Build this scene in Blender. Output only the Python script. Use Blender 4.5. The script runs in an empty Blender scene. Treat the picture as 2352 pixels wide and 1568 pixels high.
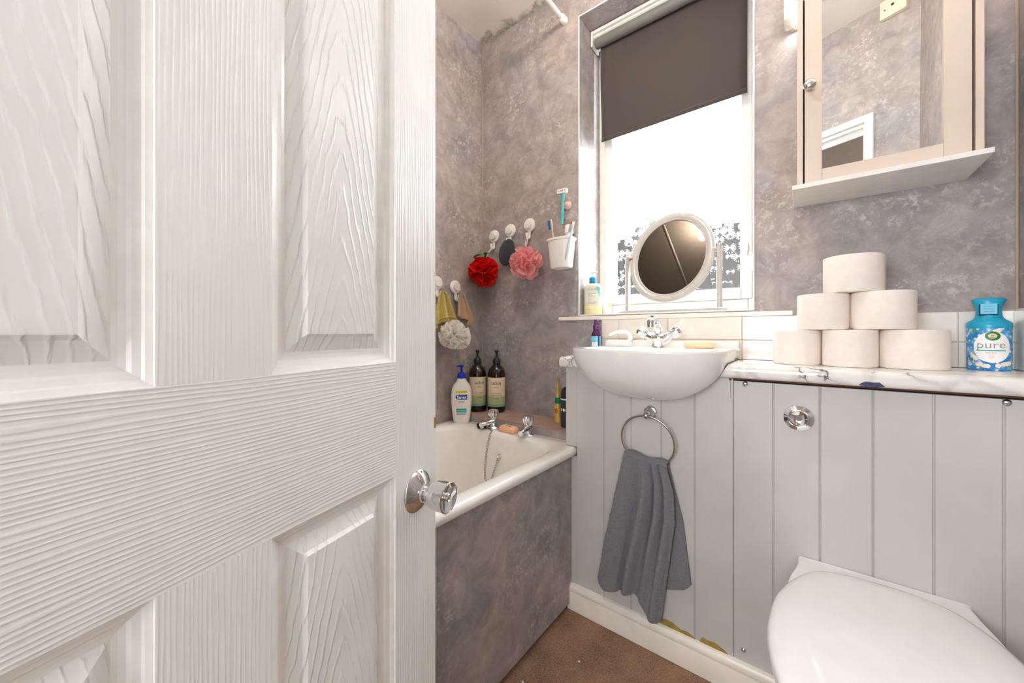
import bpy, bmesh, math, random
from mathutils import Vector, Matrix, noise
from math import sin, cos, pi, radians, sqrt, atan2, hypot
random.seed(7)
S = bpy.context.scene
COL = S.collection

# ------------------------------------------------------------------ camera, exposure, sky, lights
def lin(v):
    v /= 255.0
    return v / 12.92 if v <= .04045 else ((v + .055) / 1.055) ** 2.4
def c(r, g, b): return (lin(r), lin(g), lin(b), 1.0)

cam = bpy.data.cameras.new('camera')
camo = bpy.data.objects.new('camera', cam); COL.objects.link(camo)
camo.location = (0, 0, 1.0)
camo.rotation_euler = (radians(90), 0, radians(38.26))
cam.sensor_width = 36.0
cam.lens = 861.0 / 2352.0 * 36.0
cam.shift_y = -20.0 / 2352.0
cam.clip_start = .01
S.camera = camo
S.view_settings.view_transform = 'Standard'
S.view_settings.look = 'None'
S.view_settings.exposure = 1.5
S.view_settings.gamma = 1.0
S.view_settings.use_curve_mapping = False
S.cycles.max_bounces = 20; S.cycles.diffuse_bounces = 14

SKY = 7.0
world = bpy.data.worlds.new('overcast_sky'); S.world = world
world.use_nodes = True
wn = world.node_tree.nodes; wl = world.node_tree.links
wn['Background'].inputs['Color'].default_value = (.88, .95, 1.0, 1)
wn['Background'].inputs['Strength'].default_value = SKY

def area(name, loc, rot, sx, sy, power, col=(1, 1, 1)):
    l = bpy.data.lights.new(name, 'AREA'); l.shape = 'RECTANGLE'
    l.size = sx; l.size_y = sy; l.energy = power; l.color = col
    o = bpy.data.objects.new(name, l); COL.objects.link(o)
    o.location = loc; o.rotation_euler = rot
    return o
BULB = 140.0
STRIP_FILL = 84.0  # glow of the fill tube added above the cabinet
# daylight portal in the window opening
p = area('window_daylight', (-.455, 1.80, 1.72), (radians(-90), 0, 0), .62, 1.28, 1)
p.data.cycles.is_portal = True
# unseen fill lights added on the landing, shining in through the doorway
HALL_FILL = 9.2
LANDING_FILL = 2.0
area('hall_fill_light', (-.22, -.90, 1.25), (radians(88), 0, radians(-16)), .6, .8, HALL_FILL, (.87, .94, 1))
area('landing_fill_light', (.50, -.95, 1.0), (radians(90), 0, radians(32)), .4, .8, LANDING_FILL, (.92, .96, 1))

# ------------------------------------------------------------------ mesh helpers
WL = {}
class G:
    def __init__(s): s.v = []; s.f = []; s.m = []
    def add(s, vs, fs, mi=0):
        b = len(s.v); s.v += [tuple(x) for x in vs]
        for f in fs: s.f.append([b + i for i in f]); s.m.append(mi)
        return s
    def box(s, x0, x1, y0, y1, z0, z1, mi=0):
        vs = [(x, y, z) for x in (x0, x1) for y in (y0, y1) for z in (z0, z1)]
        return s.add(vs, [(0, 1, 3, 2), (4, 6, 7, 5), (0, 4, 5, 1), (2, 3, 7, 6), (0, 2, 6, 4), (1, 5, 7, 3)], mi)
    def loft(s, loops, mi=0, caps=(True, True), closed=True):
        n = len(loops[0]); vs = [p for L in loops for p in L]; fs = []
        for i in range(len(loops) - 1):
            for j in range(n if closed else n - 1):
                k = (j + 1) % n
                fs.append((i * n + j, i * n + k, (i + 1) * n + k, (i + 1) * n + j))
        if caps[0]: fs.append(tuple(range(n - 1, -1, -1)))
        if caps[1]: fs.append(tuple((len(loops) - 1) * n + j for j in range(n)))
        return s.add(vs, fs, mi)
    def lathe(s, prof, cx=0, cy=0, cz=0, n=32, ax='z', mi=0, sx=1, sy=1, yaw=0, caps=(True, True)):
        """prof: (radius, height) up the axis"""
        loops = []
        for r, h in prof:
            L = []
            for i in range(n):
                a = 2 * pi * i / n; x = r * sx * cos(a); y = r * sy * sin(a)
                if ax == 'z':
                    X = x * cos(yaw) - y * sin(yaw); Y = x * sin(yaw) + y * cos(yaw)
                    L.append((cx + X, cy + Y, cz + h))
                elif ax == '-y': L.append((cx + x, cy - h, cz + y))
                elif ax == 'x': L.append((cx + h, cy + x, cz + y))
                elif ax == 'y': L.append((cx - x, cy + h, cz + y))
            loops.append(L)
        return s.loft(loops, mi, caps)
    def lathe_dir(s, prof, origin, d, n=24, mi=0, caps=(True, True)):
        d = Vector(d).normalized(); o = Vector(origin)
        u = d.orthogonal().normalized(); w = d.cross(u)
        loops = [[o + d * h + u * (r * cos(2 * pi * i / n)) + w * (r * sin(2 * pi * i / n)) for i in range(n)] for r, h in prof]
        return s.loft(loops, mi, caps)
    def tube(s, pts, r, n=10, mi=0, closed=False):
        pts = [Vector(p) for p in pts]; m = len(pts); rs = r if isinstance(r, (list, tuple)) else [r] * m
        loops = []; up = None
        for i in range(m):
            a = pts[(i - 1) % m] if closed or i > 0 else pts[i]
            b = pts[(i + 1) % m] if closed or i < m - 1 else pts[i]
            t = (b - a).normalized()
            if up is None: up = t.orthogonal().normalized()
            up = (up - t * up.dot(t)).normalized(); w = t.cross(up)
            loops.append([pts[i] + up * (rs[i] * cos(2 * pi * j / n)) + w * (rs[i] * sin(2 * pi * j / n)) for j in range(n)])
        if closed: loops.append(loops[0]); return s.loft(loops, mi, (False, False))
        return s.loft(loops, mi)
    def prism(s, poly, y0, y1, mi=0, ax='y'):
        """poly in (x,z) extruded along y, or (y,z) along x, or (x,y) along z"""
        def P(a, b, t): return {'y': (a, t, b), 'x': (t, a, b), 'z': (a, b, t)}[ax]
        return s.loft([[P(a, b, y0) for a, b in poly], [P(a, b, y1) for a, b in poly]], mi)
    def grid(s, fn, nu, nv, mi=0):
        vs = [fn(i / nu, j / nv) for j in range(nv + 1) for i in range(nu + 1)]
        fs = [(j * (nu + 1) + i, j * (nu + 1) + i + 1, (j + 1) * (nu + 1) + i + 1, (j + 1) * (nu + 1) + i) for j in range(nv) for i in range(nu)]
        return s.add(vs, fs, mi)
    def build(s, name, mats, parent=None, loc=None, smooth=40, bevel=0, seg=2, subd=0, solid=0, label=None, fix=True):
        org = Vector(WL.get(parent.name, (0, 0, 0))) if parent else Vector(loc or (0, 0, 0))
        me = bpy.data.meshes.new(name)
        me.from_pydata([tuple(Vector(v) - org) for v in s.v], [], s.f)
        mats = mats if isinstance(mats, (list, tuple)) else [mats]
        for m in mats: me.materials.append(m)
        me.polygons.foreach_set('material_index', s.m)
        if fix:
            bm = bmesh.new(); bm.from_mesh(me)
            bmesh.ops.recalc_face_normals(bm, faces=bm.faces); bm.to_mesh(me); bm.free()
        if smooth:
            me.shade_smooth()
            me.set_sharp_from_angle(angle=radians(smooth))
        me.update()
        o = bpy.data.objects.new(name, me); COL.objects.link(o)
        if parent: o.parent = parent; WL[o.name] = tuple(org)
        else: o.location = org; WL[o.name] = tuple(org)
        if solid:
            md = o.modifiers.new('thickness', 'SOLIDIFY'); md.thickness = solid; md.offset = 0
        if bevel:
            md = o.modifiers.new('bevel', 'BEVEL'); md.width = bevel; md.segments = seg; md.limit_method = 'ANGLE'; md.angle_limit = radians(35)
            md.harden_normals = True
        if subd:
            md = o.modifiers.new('subdivision', 'SUBSURF'); md.levels = subd; md.render_levels = subd
        if label: o['label'] = label
        return o

def thing(name, label, cat, loc, group=None):
    o = bpy.data.objects.new(name, None); COL.objects.link(o)
    o.location = loc; o.empty_display_size = .05
    WL[o.name] = tuple(loc)
    return tag(o, label, cat, group)
def tag(o, label, cat, group=None):
    o['label'] = label; o['category'] = cat
    if group: o['group'] = group
    return o
def struct(o, label=None):
    o['kind'] = 'structure'
    if label: o['label'] = label
    return o
def dup(root, delta, label=None):
    def cp(o, par):
        n = o.copy(); COL.objects.link(n)
        if par: n.parent = par
        for ch in o.children: cp(ch, n)
        return n
    kids = list(root.children)
    n = root.copy(); COL.objects.link(n)
    for ch in kids: cp(ch, n)
    n.location = Vector(root.location) + Vector(delta)
    if label: n['label'] = label
    return n
def arc(cx, cy, r, a0, a1, n):
    return [(cx + r * cos(radians(a0 + (a1 - a0) * i / n)), cy + r * sin(radians(a0 + (a1 - a0) * i / n))) for i in range(n + 1)]
def rrect(x0, x1, y0, y1, r, n=6):
    return arc(x1 - r, y1 - r, r, 0, 90, n) + arc(x0 + r, y1 - r, r, 90, 180, n) + arc(x0 + r, y0 + r, r, 180, 270, n) + arc(x1 - r, y0 + r, r, 270, 360, n)
def catmull(P, n):
    out = []
    for i in range(len(P) - 1):
        p0, p1, p2, p3 = P[max(i - 1, 0)], P[i], P[i + 1], P[min(i + 2, len(P) - 1)]
        for k in range(n):
            t = k / n
            out.append(tuple(.5 * (2 * b + (cc - a) * t + (2 * a - 5 * b + 4 * cc - d) * t * t + (3 * b - a - 3 * cc + d) * t ** 3) for a, b, cc, d in zip(p0, p1, p2, p3)))
    out.append(tuple(P[-1])); return out
def interp(tab, t):
    for (a, va), (b, vb) in zip(tab, tab[1:]):
        if t <= b or (b, vb) == tab[-1]:
            k = min(1, max(0, (t - a) / (b - a)))
            return va + (vb - va) * k if not isinstance(va, (tuple, list)) else tuple(x + (y - x) * k for x, y in zip(va, vb))

# lettering -----------------------------------------------------------------------------------
def text_geo(body, size, align='CENTER', bold=0):
    cu = bpy.data.curves.new('lettering', 'FONT'); cu.body = body; cu.size = size; cu.align_x = align
    cu.offset = bold; cu.resolution_u = 3
    ob = bpy.data.objects.new('lettering', cu)
    me = bpy.data.meshes.new_from_object(ob)
    vs = [tuple(v.co) for v in me.vertices]; fs = [tuple(p.vertices) for p in me.polygons]
    bpy.data.objects.remove(ob); bpy.data.curves.remove(cu); bpy.data.meshes.remove(me)
    return vs, fs
def wrapper(cx, cy, yaw, a, b, eps=.0005):
    """maps label coordinates (x to the viewer's right, z up) onto an elliptical side facing yaw"""
    def f(x, z, e=0):
        A = a(z) if callable(a) else a; B = b(z) if callable(b) else b
        ph = x / A if A < 5 else 0
        lx = (A + eps + e) * sin(ph); ly = -(B + eps + e) * cos(ph)
        return (cx + lx * cos(yaw) - ly * sin(yaw), cy + lx * sin(yaw) + ly * cos(yaw), z)
    return f
def flatmap(cx, cy, yaw, eps=0):
    def f(x, z, e=0):
        ly = -(eps + e)
        return (cx + x * cos(yaw) - ly * sin(yaw), cy + x * sin(yaw) + ly * cos(yaw), z)
    return f
def put_text(g, body, size, x, z, fn, mi=0, e=.0006, bold=0, align='CENTER'):
    vs, fs = text_geo(body, size, align, bold)
    g.add([fn(x + v[0], z + v[1], e) for v in vs], fs, mi)
def patch(g, x0, x1, z0, z1, fn, mi=0, nx=12, nz=2, e=0):
    g.grid(lambda u, v: fn(x0 + (x1 - x0) * u, z0 + (z1 - z0) * v, e), nx, nz, mi)
def disc(g, x, z, rx, rz, fn, mi=0, e=.0003, n=24, r0=0):
    k0 = r0 if r0 > 0 else .001; nr = max(1, int(max(rx, rz) / .004)); vs = []
    for q in range(nr + 1):
        k = k0 + (1 - k0) * q / nr
        vs += [fn(x + k * rx * cos(2 * pi * i / n), z + k * rz * sin(2 * pi * i / n), e) for i in range(n)]
    g.add(vs, [(q * n + i, q * n + (i + 1) % n, (q + 1) * n + (i + 1) % n, (q + 1) * n + i) for q in range(nr) for i in range(n)], mi)

# ------------------------------------------------------------------ materials
def newmat(name):
    m = bpy.data.materials.new(name); m.use_nodes = True
    nt = m.node_tree; b = nt.nodes['Principled BSDF']
    return m, nt, b
def N(nt, typ, **kw):
    n = nt.nodes.new(typ)
    for k, v in kw.items():
        if k.startswith('i_'): n.inputs[k[2:].replace('_', ' ')].default_value = v
        else: setattr(n, k, v)
    return n
def mth(nt, op, a, b=None, cc=None):
    n = nt.nodes.new('ShaderNodeMath'); n.operation = op
    for i, x in enumerate((a, b, cc)):
        if x is None: continue
        if isinstance(x, (int, float)): n.inputs[i].default_value = x
        else: nt.links.new(x, n.inputs[i])
    return n.outputs[0]
def coords(nt, sc=(1, 1, 1), rot=(0, 0, 0), kind='Object'):
    t = N(nt, 'ShaderNodeTexCoord'); mp = N(nt, 'ShaderNodeMapping')
    mp.inputs['Scale'].default_value = sc; mp.inputs['Rotation'].default_value = rot
    nt.links.new(t.outputs[kind], mp.inputs[0]); return mp.outputs[0]
def noise_t(nt, vec, scale, detail=3, rough=.5, dist=0):
    n = N(nt, 'ShaderNodeTexNoise'); n.inputs['Scale'].default_value = scale; n.inputs['Detail'].default_value = detail
    n.inputs['Roughness'].default_value = rough; n.inputs['Distortion'].default_value = dist
    nt.links.new(vec, n.inputs['Vector']); return n.outputs['Fac']
def ramp(nt, fac, stops):
    r = N(nt, 'ShaderNodeValToRGB'); e = r.color_ramp.elements
    while len(e) < len(stops): e.new(.5)
    for el, (p, col) in zip(e, stops): el.position = p; el.color = col if len(col) == 4 else (*col, 1)
    nt.links.new(fac, r.inputs[0]); return r.outputs[0]
def mix(nt, fac, a, b):
    n = N(nt, 'ShaderNodeMix', data_type='RGBA')
    for i, x in ((0, fac), (6, a), (7, b)):
        if isinstance(x, (int, float, tuple)): n.inputs[i].default_value = x
        else: nt.links.new(x, n.inputs[i])
    return n.outputs[2]
def bump(nt, b, h, dist, strength=1):
    n = N(nt, 'ShaderNodeBump'); n.inputs['Distance'].default_value = dist; n.inputs['Strength'].default_value = strength
    nt.links.new(h, n.inputs['Height']); nt.links.new(n.outputs[0], b.inputs['Normal']); return n
BW = [(0, (0, 0, 0, 1)), (1, (1, 1, 1, 1))]
def simple(name, col, rough=.4, metal=0, var=.04, scale=30, bmp=0, coat=0, trans=0, ior=1.45, sub=0):
    """a plain finish with slight procedural unevenness"""
    m, nt, b = newmat(name)
    v = coords(nt); f = noise_t(nt, v, scale, 3)
    lo = tuple(max(0, x * (1 - var * 1.5)) for x in col[:3]); hi = tuple(min(1, x * (1 + var)) for x in col[:3])
    nt.links.new(ramp(nt, f, [(.3, lo), (.7, hi)]), b.inputs['Base Color'])
    b.inputs['Roughness'].default_value = rough; b.inputs['Metallic'].default_value = metal
    b.inputs['Coat Weight'].default_value = coat; b.inputs['Transmission Weight'].default_value = trans; b.inputs['IOR'].default_value = ior
    if sub: b.inputs['Subsurface Weight'].default_value = sub; b.inputs['Subsurface Radius'].default_value = (.01, .008, .006)
    if bmp: bump(nt, b, noise_t(nt, v, scale * 8, 2), bmp)
    return m

def wall_panel_mat(warm=0):
    m, nt, b = newmat('mottled_brown_board' if warm else 'mottled_grey_wall_panel')
    v = coords(nt)
    big = noise_t(nt, v, 3.2, 4, .6); mid = noise_t(nt, v, 13, 8, .68, .6); fine = noise_t(nt, v, 52, 9, .75, .5)
    base = ramp(nt, mid, [(.34, c(128, 119, 117)), (.48, c(158, 149, 146)), (.60, c(178, 169, 165)), (.72, c(206, 198, 194))])
    hue = ramp(nt, big, [(.38, c(150, 150, 156)), (.62, c(172, 157, 147))])
    col = mix(nt, .42, base, hue)
    flk = mth(nt, 'MULTIPLY', mth(nt, 'GREATER_THAN', fine, .595), mth(nt, 'GREATER_THAN', noise_t(nt, v, 6.5, 3, .6), .5))
    fl2 = ramp(nt, fine, [(.52, (0, 0, 0, 1)), (.60, (1, 1, 1, 1))])
    fl3 = mth(nt, 'MULTIPLY', fl2, ramp(nt, noise_t(nt, v, 5.5, 4, .6), [(.44, (0, 0, 0, 1)), (.62, (1, 1, 1, 1))]))
    col = mix(nt, mth(nt, 'MULTIPLY', fl3, .58), col, c(220, 212, 210))
    pit = ramp(nt, noise_t(nt, v, 190, 1, .5), [(.20, (1, 1, 1, 1)), (.25, (0, 0, 0, 1))])
    col = mix(nt, mth(nt, 'MULTIPLY', pit, .6), col, c(92, 82, 80))
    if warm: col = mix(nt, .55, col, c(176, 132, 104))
    nt.links.new(col, b.inputs['Base Color'])
    b.inputs['Roughness'].default_value = .48
    bump(nt, b, fine, .0006, .5)
    return m
def ceiling_mat():
    m, nt, b = newmat('ceiling_plaster')
    v = coords(nt); sep = N(nt, 'ShaderNodeSeparateXYZ'); nt.links.new(v, sep.inputs[0])
    n1 = noise_t(nt, v, 9, 6, .65, .5)
    base = ramp(nt, noise_t(nt, v, 5, 5, .6), [(.3, c(232, 226, 218)), (.7, c(245, 240, 233))])
    # mould along the joint with the window wall
    d = mth(nt, 'SUBTRACT', 1.45, sep.outputs[1])
    lim = mth(nt, 'MULTIPLY', mth(nt, 'POWER', n1, 2.2), .19)
    st = mth(nt, 'MULTIPLY', mth(nt, 'SUBTRACT', lim, d), 40); st = mth(nt, 'MINIMUM', mth(nt, 'MAXIMUM', st, 0), 1)
    st = mth(nt, 'MULTIPLY', st, ramp(nt, noise_t(nt, v, 60, 4, .7), [(.3, (.35, .35, .35, 1)), (.65, (1, 1, 1, 1))]))
    nt.links.new(mix(nt, mth(nt, 'MULTIPLY', st, .72), base, c(96, 84, 68)), b.inputs['Base Color'])
    b.inputs['Roughness'].default_value = .7
    bump(nt, b, n1, .004, .6)
    return m
def carpet_mat():
    m, nt, b = newmat('brown_carpet')
    v = coords(nt)
    a = noise_t(nt, v, 220, 3, .7); d = noise_t(nt, v, 9, 5, .65)
    col = mix(nt, .5, ramp(nt, a, [(.3, c(92, 66, 48)), (.5, c(158, 122, 96)), (.7, c(206, 174, 146))]),
              ramp(nt, d, [(.32, c(100, 76, 58)), (.6, c(172, 136, 108))]))
    nt.links.new(col, b.inputs['Base Color']); b.inputs['Roughness'].default_value = .95
    bump(nt, b, a, .006, .9)
    return m
def marble_mat():
    m, nt, b = newmat('white_marble_laminate')
    v = coords(nt)
    wob = N(nt, 'ShaderNodeTexNoise'); wob.inputs['Scale'].default_value = 9; wob.inputs['Detail'].default_value = 5; nt.links.new(v, wob.inputs['Vector'])
    av = N(nt, 'ShaderNodeVectorMath', operation='MULTIPLY_ADD'); av.inputs[1].default_value = (.16, .16, .16)
    nt.links.new(wob.outputs['Color'], av.inputs[0]); nt.links.new(v, av.inputs[2])
    vo = N(nt, 'ShaderNodeTexVoronoi', feature='DISTANCE_TO_EDGE'); vo.inputs['Scale'].default_value = 11
    nt.links.new(av.outputs[0], vo.inputs['Vector'])
    vein = ramp(nt, vo.outputs['Distance'], [(0, (1, 1, 1, 1)), (.035, (0, 0, 0, 1))])
    soft = ramp(nt, vo.outputs['Distance'], [(0, (.22, .22, .22, 1)), (.16, (0, 0, 0, 1))])
    msk = ramp(nt, noise_t(nt, v, 8, 4, .6), [(.50, (0, 0, 0, 1)), (.62, (1, 1, 1, 1))])
    f = mth(nt, 'MAXIMUM', mth(nt, 'MULTIPLY', vein, msk), soft)
    nt.links.new(mix(nt, f, c(238, 234, 228), c(58, 52, 56)), b.inputs['Base Color'])
    b.inputs['Roughness'].default_value = .12; b.inputs['Coat Weight'].default_value = .4
    return m
def door_mat(kind, sc=0.0):
    m, nt, b = newmat('white_embossed_' + kind)
    v = coords(nt); sep = N(nt, 'ShaderNodeSeparateXYZ'); nt.links.new(v, sep.inputs[0])
    x, z = sep.outputs[0], sep.outputs[2]
    if kind in ('stile', 'rail'):
        st = coords(nt, (1, 1, .06) if kind == 'stile' else (.06, 1, 1))
        wob = noise_t(nt, st, 22, 4, .6)
        fine = noise_t(nt, coords(nt, (1, 1, .22) if kind == 'stile' else (.22, 1, 1)), 260, 3, .6)
        ax = x if kind == 'stile' else z
        ph = mth(nt, 'ADD', mth(nt, 'MULTIPLY', ax, 2 * pi / .0046), mth(nt, 'MULTIPLY', wob, 34))
        s = mth(nt, 'MULTIPLY_ADD', mth(nt, 'SINE', ph), .5, .5)
        h = mth(nt, 'ADD', mth(nt, 'POWER', s, 2.0), mth(nt, 'MULTIPLY', fine, .55))
        dist = .0005
    else:
        wob = noise_t(nt, coords(nt, (1, 1, .3)), 26, 4, .6)
        jag = noise_t(nt, coords(nt, (1, 1, .12)), 190, 2, .6)
        dx = mth(nt, 'SUBTRACT', x, sc)
        hy = mth(nt, 'SQRT', mth(nt, 'ADD', mth(nt, 'MULTIPLY', dx, dx), .00006))
        ph = mth(nt, 'ADD', mth(nt, 'MULTIPLY', hy, 560), mth(nt, 'MULTIPLY', z, 120))
        ph = mth(nt, 'ADD', ph, mth(nt, 'ADD', mth(nt, 'MULTIPLY', wob, 11), mth(nt, 'MULTIPLY', jag, 2.2)))
        s = mth(nt, 'MULTIPLY_ADD', mth(nt, 'SINE', ph), .5, .5)
        h = mth(nt, 'POWER', s, 7.0)
        dist = .0012
    f = noise_t(nt, coords(nt), 6, 3)
    nt.links.new(ramp(nt, f, [(.3, c(228, 227, 222)), (.7, c(236, 235, 231))]), b.inputs['Base Color'])
    b.inputs['Roughness'].default_value = .38; b.inputs['Specular IOR Level'].default_value = .45
    bump(nt, b, h, dist, .75)
    return m
def glass_pattern_mat():
    m, nt, b = newmat('flower_patterned_glass'); nt.nodes.remove(b)
    out = nt.nodes['Material Output']
    v = coords(nt, (1, 0, 1)); sc = 25.0
    vo = N(nt, 'ShaderNodeTexVoronoi', feature='F1'); vo.inputs['Scale'].default_value = sc; vo.inputs['Randomness'].default_value = .7
    nt.links.new(v, vo.inputs['Vector'])
    df = N(nt, 'ShaderNodeVectorMath', operation='SUBTRACT'); nt.links.new(v, df.inputs[0]); nt.links.new(vo.outputs['Position'], df.inputs[1])
    sp = N(nt, 'ShaderNodeSeparateXYZ'); nt.links.new(df.outputs[0], sp.inputs[0])
    ang = mth(nt, 'ARCTAN2', sp.outputs[2], sp.outputs[0])
    pet = mth(nt, 'MULTIPLY_ADD', mth(nt, 'SINE', mth(nt, 'MULTIPLY', ang, 15)), .5, .5)
    rr = mth(nt, 'MULTIPLY', vo.outputs['Distance'], 1.0)
    msk = ramp(nt, rr, [(.06, (0, 0, 0, 1)), (.16, (1, 1, 1, 1)), (.50, (1, 1, 1, 1)), (.60, (0, 0, 0, 1))])
    h = mth(nt, 'ADD', mth(nt, 'MULTIPLY', pet, msk), mth(nt, 'MULTIPLY', noise_t(nt, v, 90, 2), .05))
    bp = N(nt, 'ShaderNodeBump'); bp.inputs['Distance'].default_value = .0035; bp.inputs['Strength'].default_value = 1.0
    nt.links.new(h, bp.inputs['Height'])
    rf = N(nt, 'ShaderNodeBsdfRefraction'); rf.inputs['IOR'].default_value = 1.35; rf.inputs['Roughness'].default_value = .1
    nt.links.new(bp.outputs[0], rf.inputs['Normal'])
    r2 = N(nt, 'ShaderNodeBsdfRefraction'); r2.inputs['IOR'].default_value = 1.2; r2.inputs['Roughness'].default_value = .26
    m0 = N(nt, 'ShaderNodeMixShader'); m0.inputs[0].default_value = .42
    nt.links.new(rf.outputs[0], m0.inputs[1]); nt.links.new(r2.outputs[0], m0.inputs[2])
    tr = N(nt, 'ShaderNodeBsdfTransparent'); gl = N(nt, 'ShaderNodeBsdfGlossy'); gl.inputs['Roughness'].default_value = .1
    nt.links.new(bp.outputs[0], gl.inputs['Normal'])
    m1 = N(nt, 'ShaderNodeMixShader'); m1.inputs[0].default_value = .90
    nt.links.new(tr.outputs[0], m1.inputs[1]); nt.links.new(m0.outputs[0], m1.inputs[2])
    m2 = N(nt, 'ShaderNodeMixShader'); m2.inputs[0].default_value = .05
    nt.links.new(m1.outputs[0], m2.inputs[1]); nt.links.new(gl.outputs[0], m2.inputs[2])
    nt.links.new(m2.outputs[0], out.inputs[0])
    return m
def fabric_mat(name, c1, c2, scale=900, dist=.0008, big=None, rough=.9):
    m, nt, b = newmat(name); v = coords(nt)
    f = noise_t(nt, v, scale, 3, .6)
    nt.links.new(ramp(nt, f, [(.35, c1), (.65, c2)]), b.inputs['Base Color'])
    b.inputs['Roughness'].default_value = rough; b.inputs['Sheen Weight'].default_value = .25
    h = f if not big else mth(nt, 'ADD', f, mth(nt, 'MULTIPLY', noise_t(nt, v, big, 3), 1.5))
    bump(nt, b, h, dist)
    return m
def net_mat(name, col, tl=.45):
    m, nt, b = newmat(name); out = nt.nodes['Material Output']
    f = noise_t(nt, coords(nt), 160, 3); cc = ramp(nt, f, [(.3, tuple(x * .85 for x in col[:3])), (.7, col)])
    nt.links.new(cc, b.inputs['Base Color']); b.inputs['Roughness'].default_value = .6
    t = N(nt, 'ShaderNodeBsdfTranslucent'); nt.links.new(cc, t.inputs[0])
    mx = N(nt, 'ShaderNodeMixShader'); mx.inputs[0].default_value = tl
    nt.links.new(b.outputs[0], mx.inputs[1]); nt.links.new(t.outputs[0], mx.inputs[2]); nt.links.new(mx.outputs[0], out.inputs[0])
    return m
def label_sky_mat():
    """pale blue sky printing with white blossom blots"""
    m, nt, b = newmat('blue_blossom_print'); v = coords(nt)
    n = noise_t(nt, v, 60, 4, .6)
    col = ramp(nt, n, [(.35, c(20, 120, 195)), (.55, c(70, 160, 215)), (.7, c(170, 210, 235))])
    vo = N(nt, 'ShaderNodeTexVoronoi', feature='F1'); vo.inputs['Scale'].default_value = 95; nt.links.new(v, vo.inputs['Vector'])
    col = mix(nt, ramp(nt, vo.outputs['Distance'], [(.22, (.9, .9, .9, 1)), (.34, (0, 0, 0, 1))]), col, c(245, 238, 235))
    nt.links.new(col, b.inputs['Base Color']); b.inputs['Roughness'].default_value = .25
    return m
def emit_mat(name, col, st):
    m, nt, b = newmat(name)
    b.inputs['Base Color'].default_value = (1, 1, 1, 1)
    f = noise_t(nt, coords(nt), 20, 2); nt.links.new(ramp(nt, f, [(0, col), (1, col)]), b.inputs['Emission Color'])
    b.inputs['Emission Strength'].default_value = st
    return m

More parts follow.
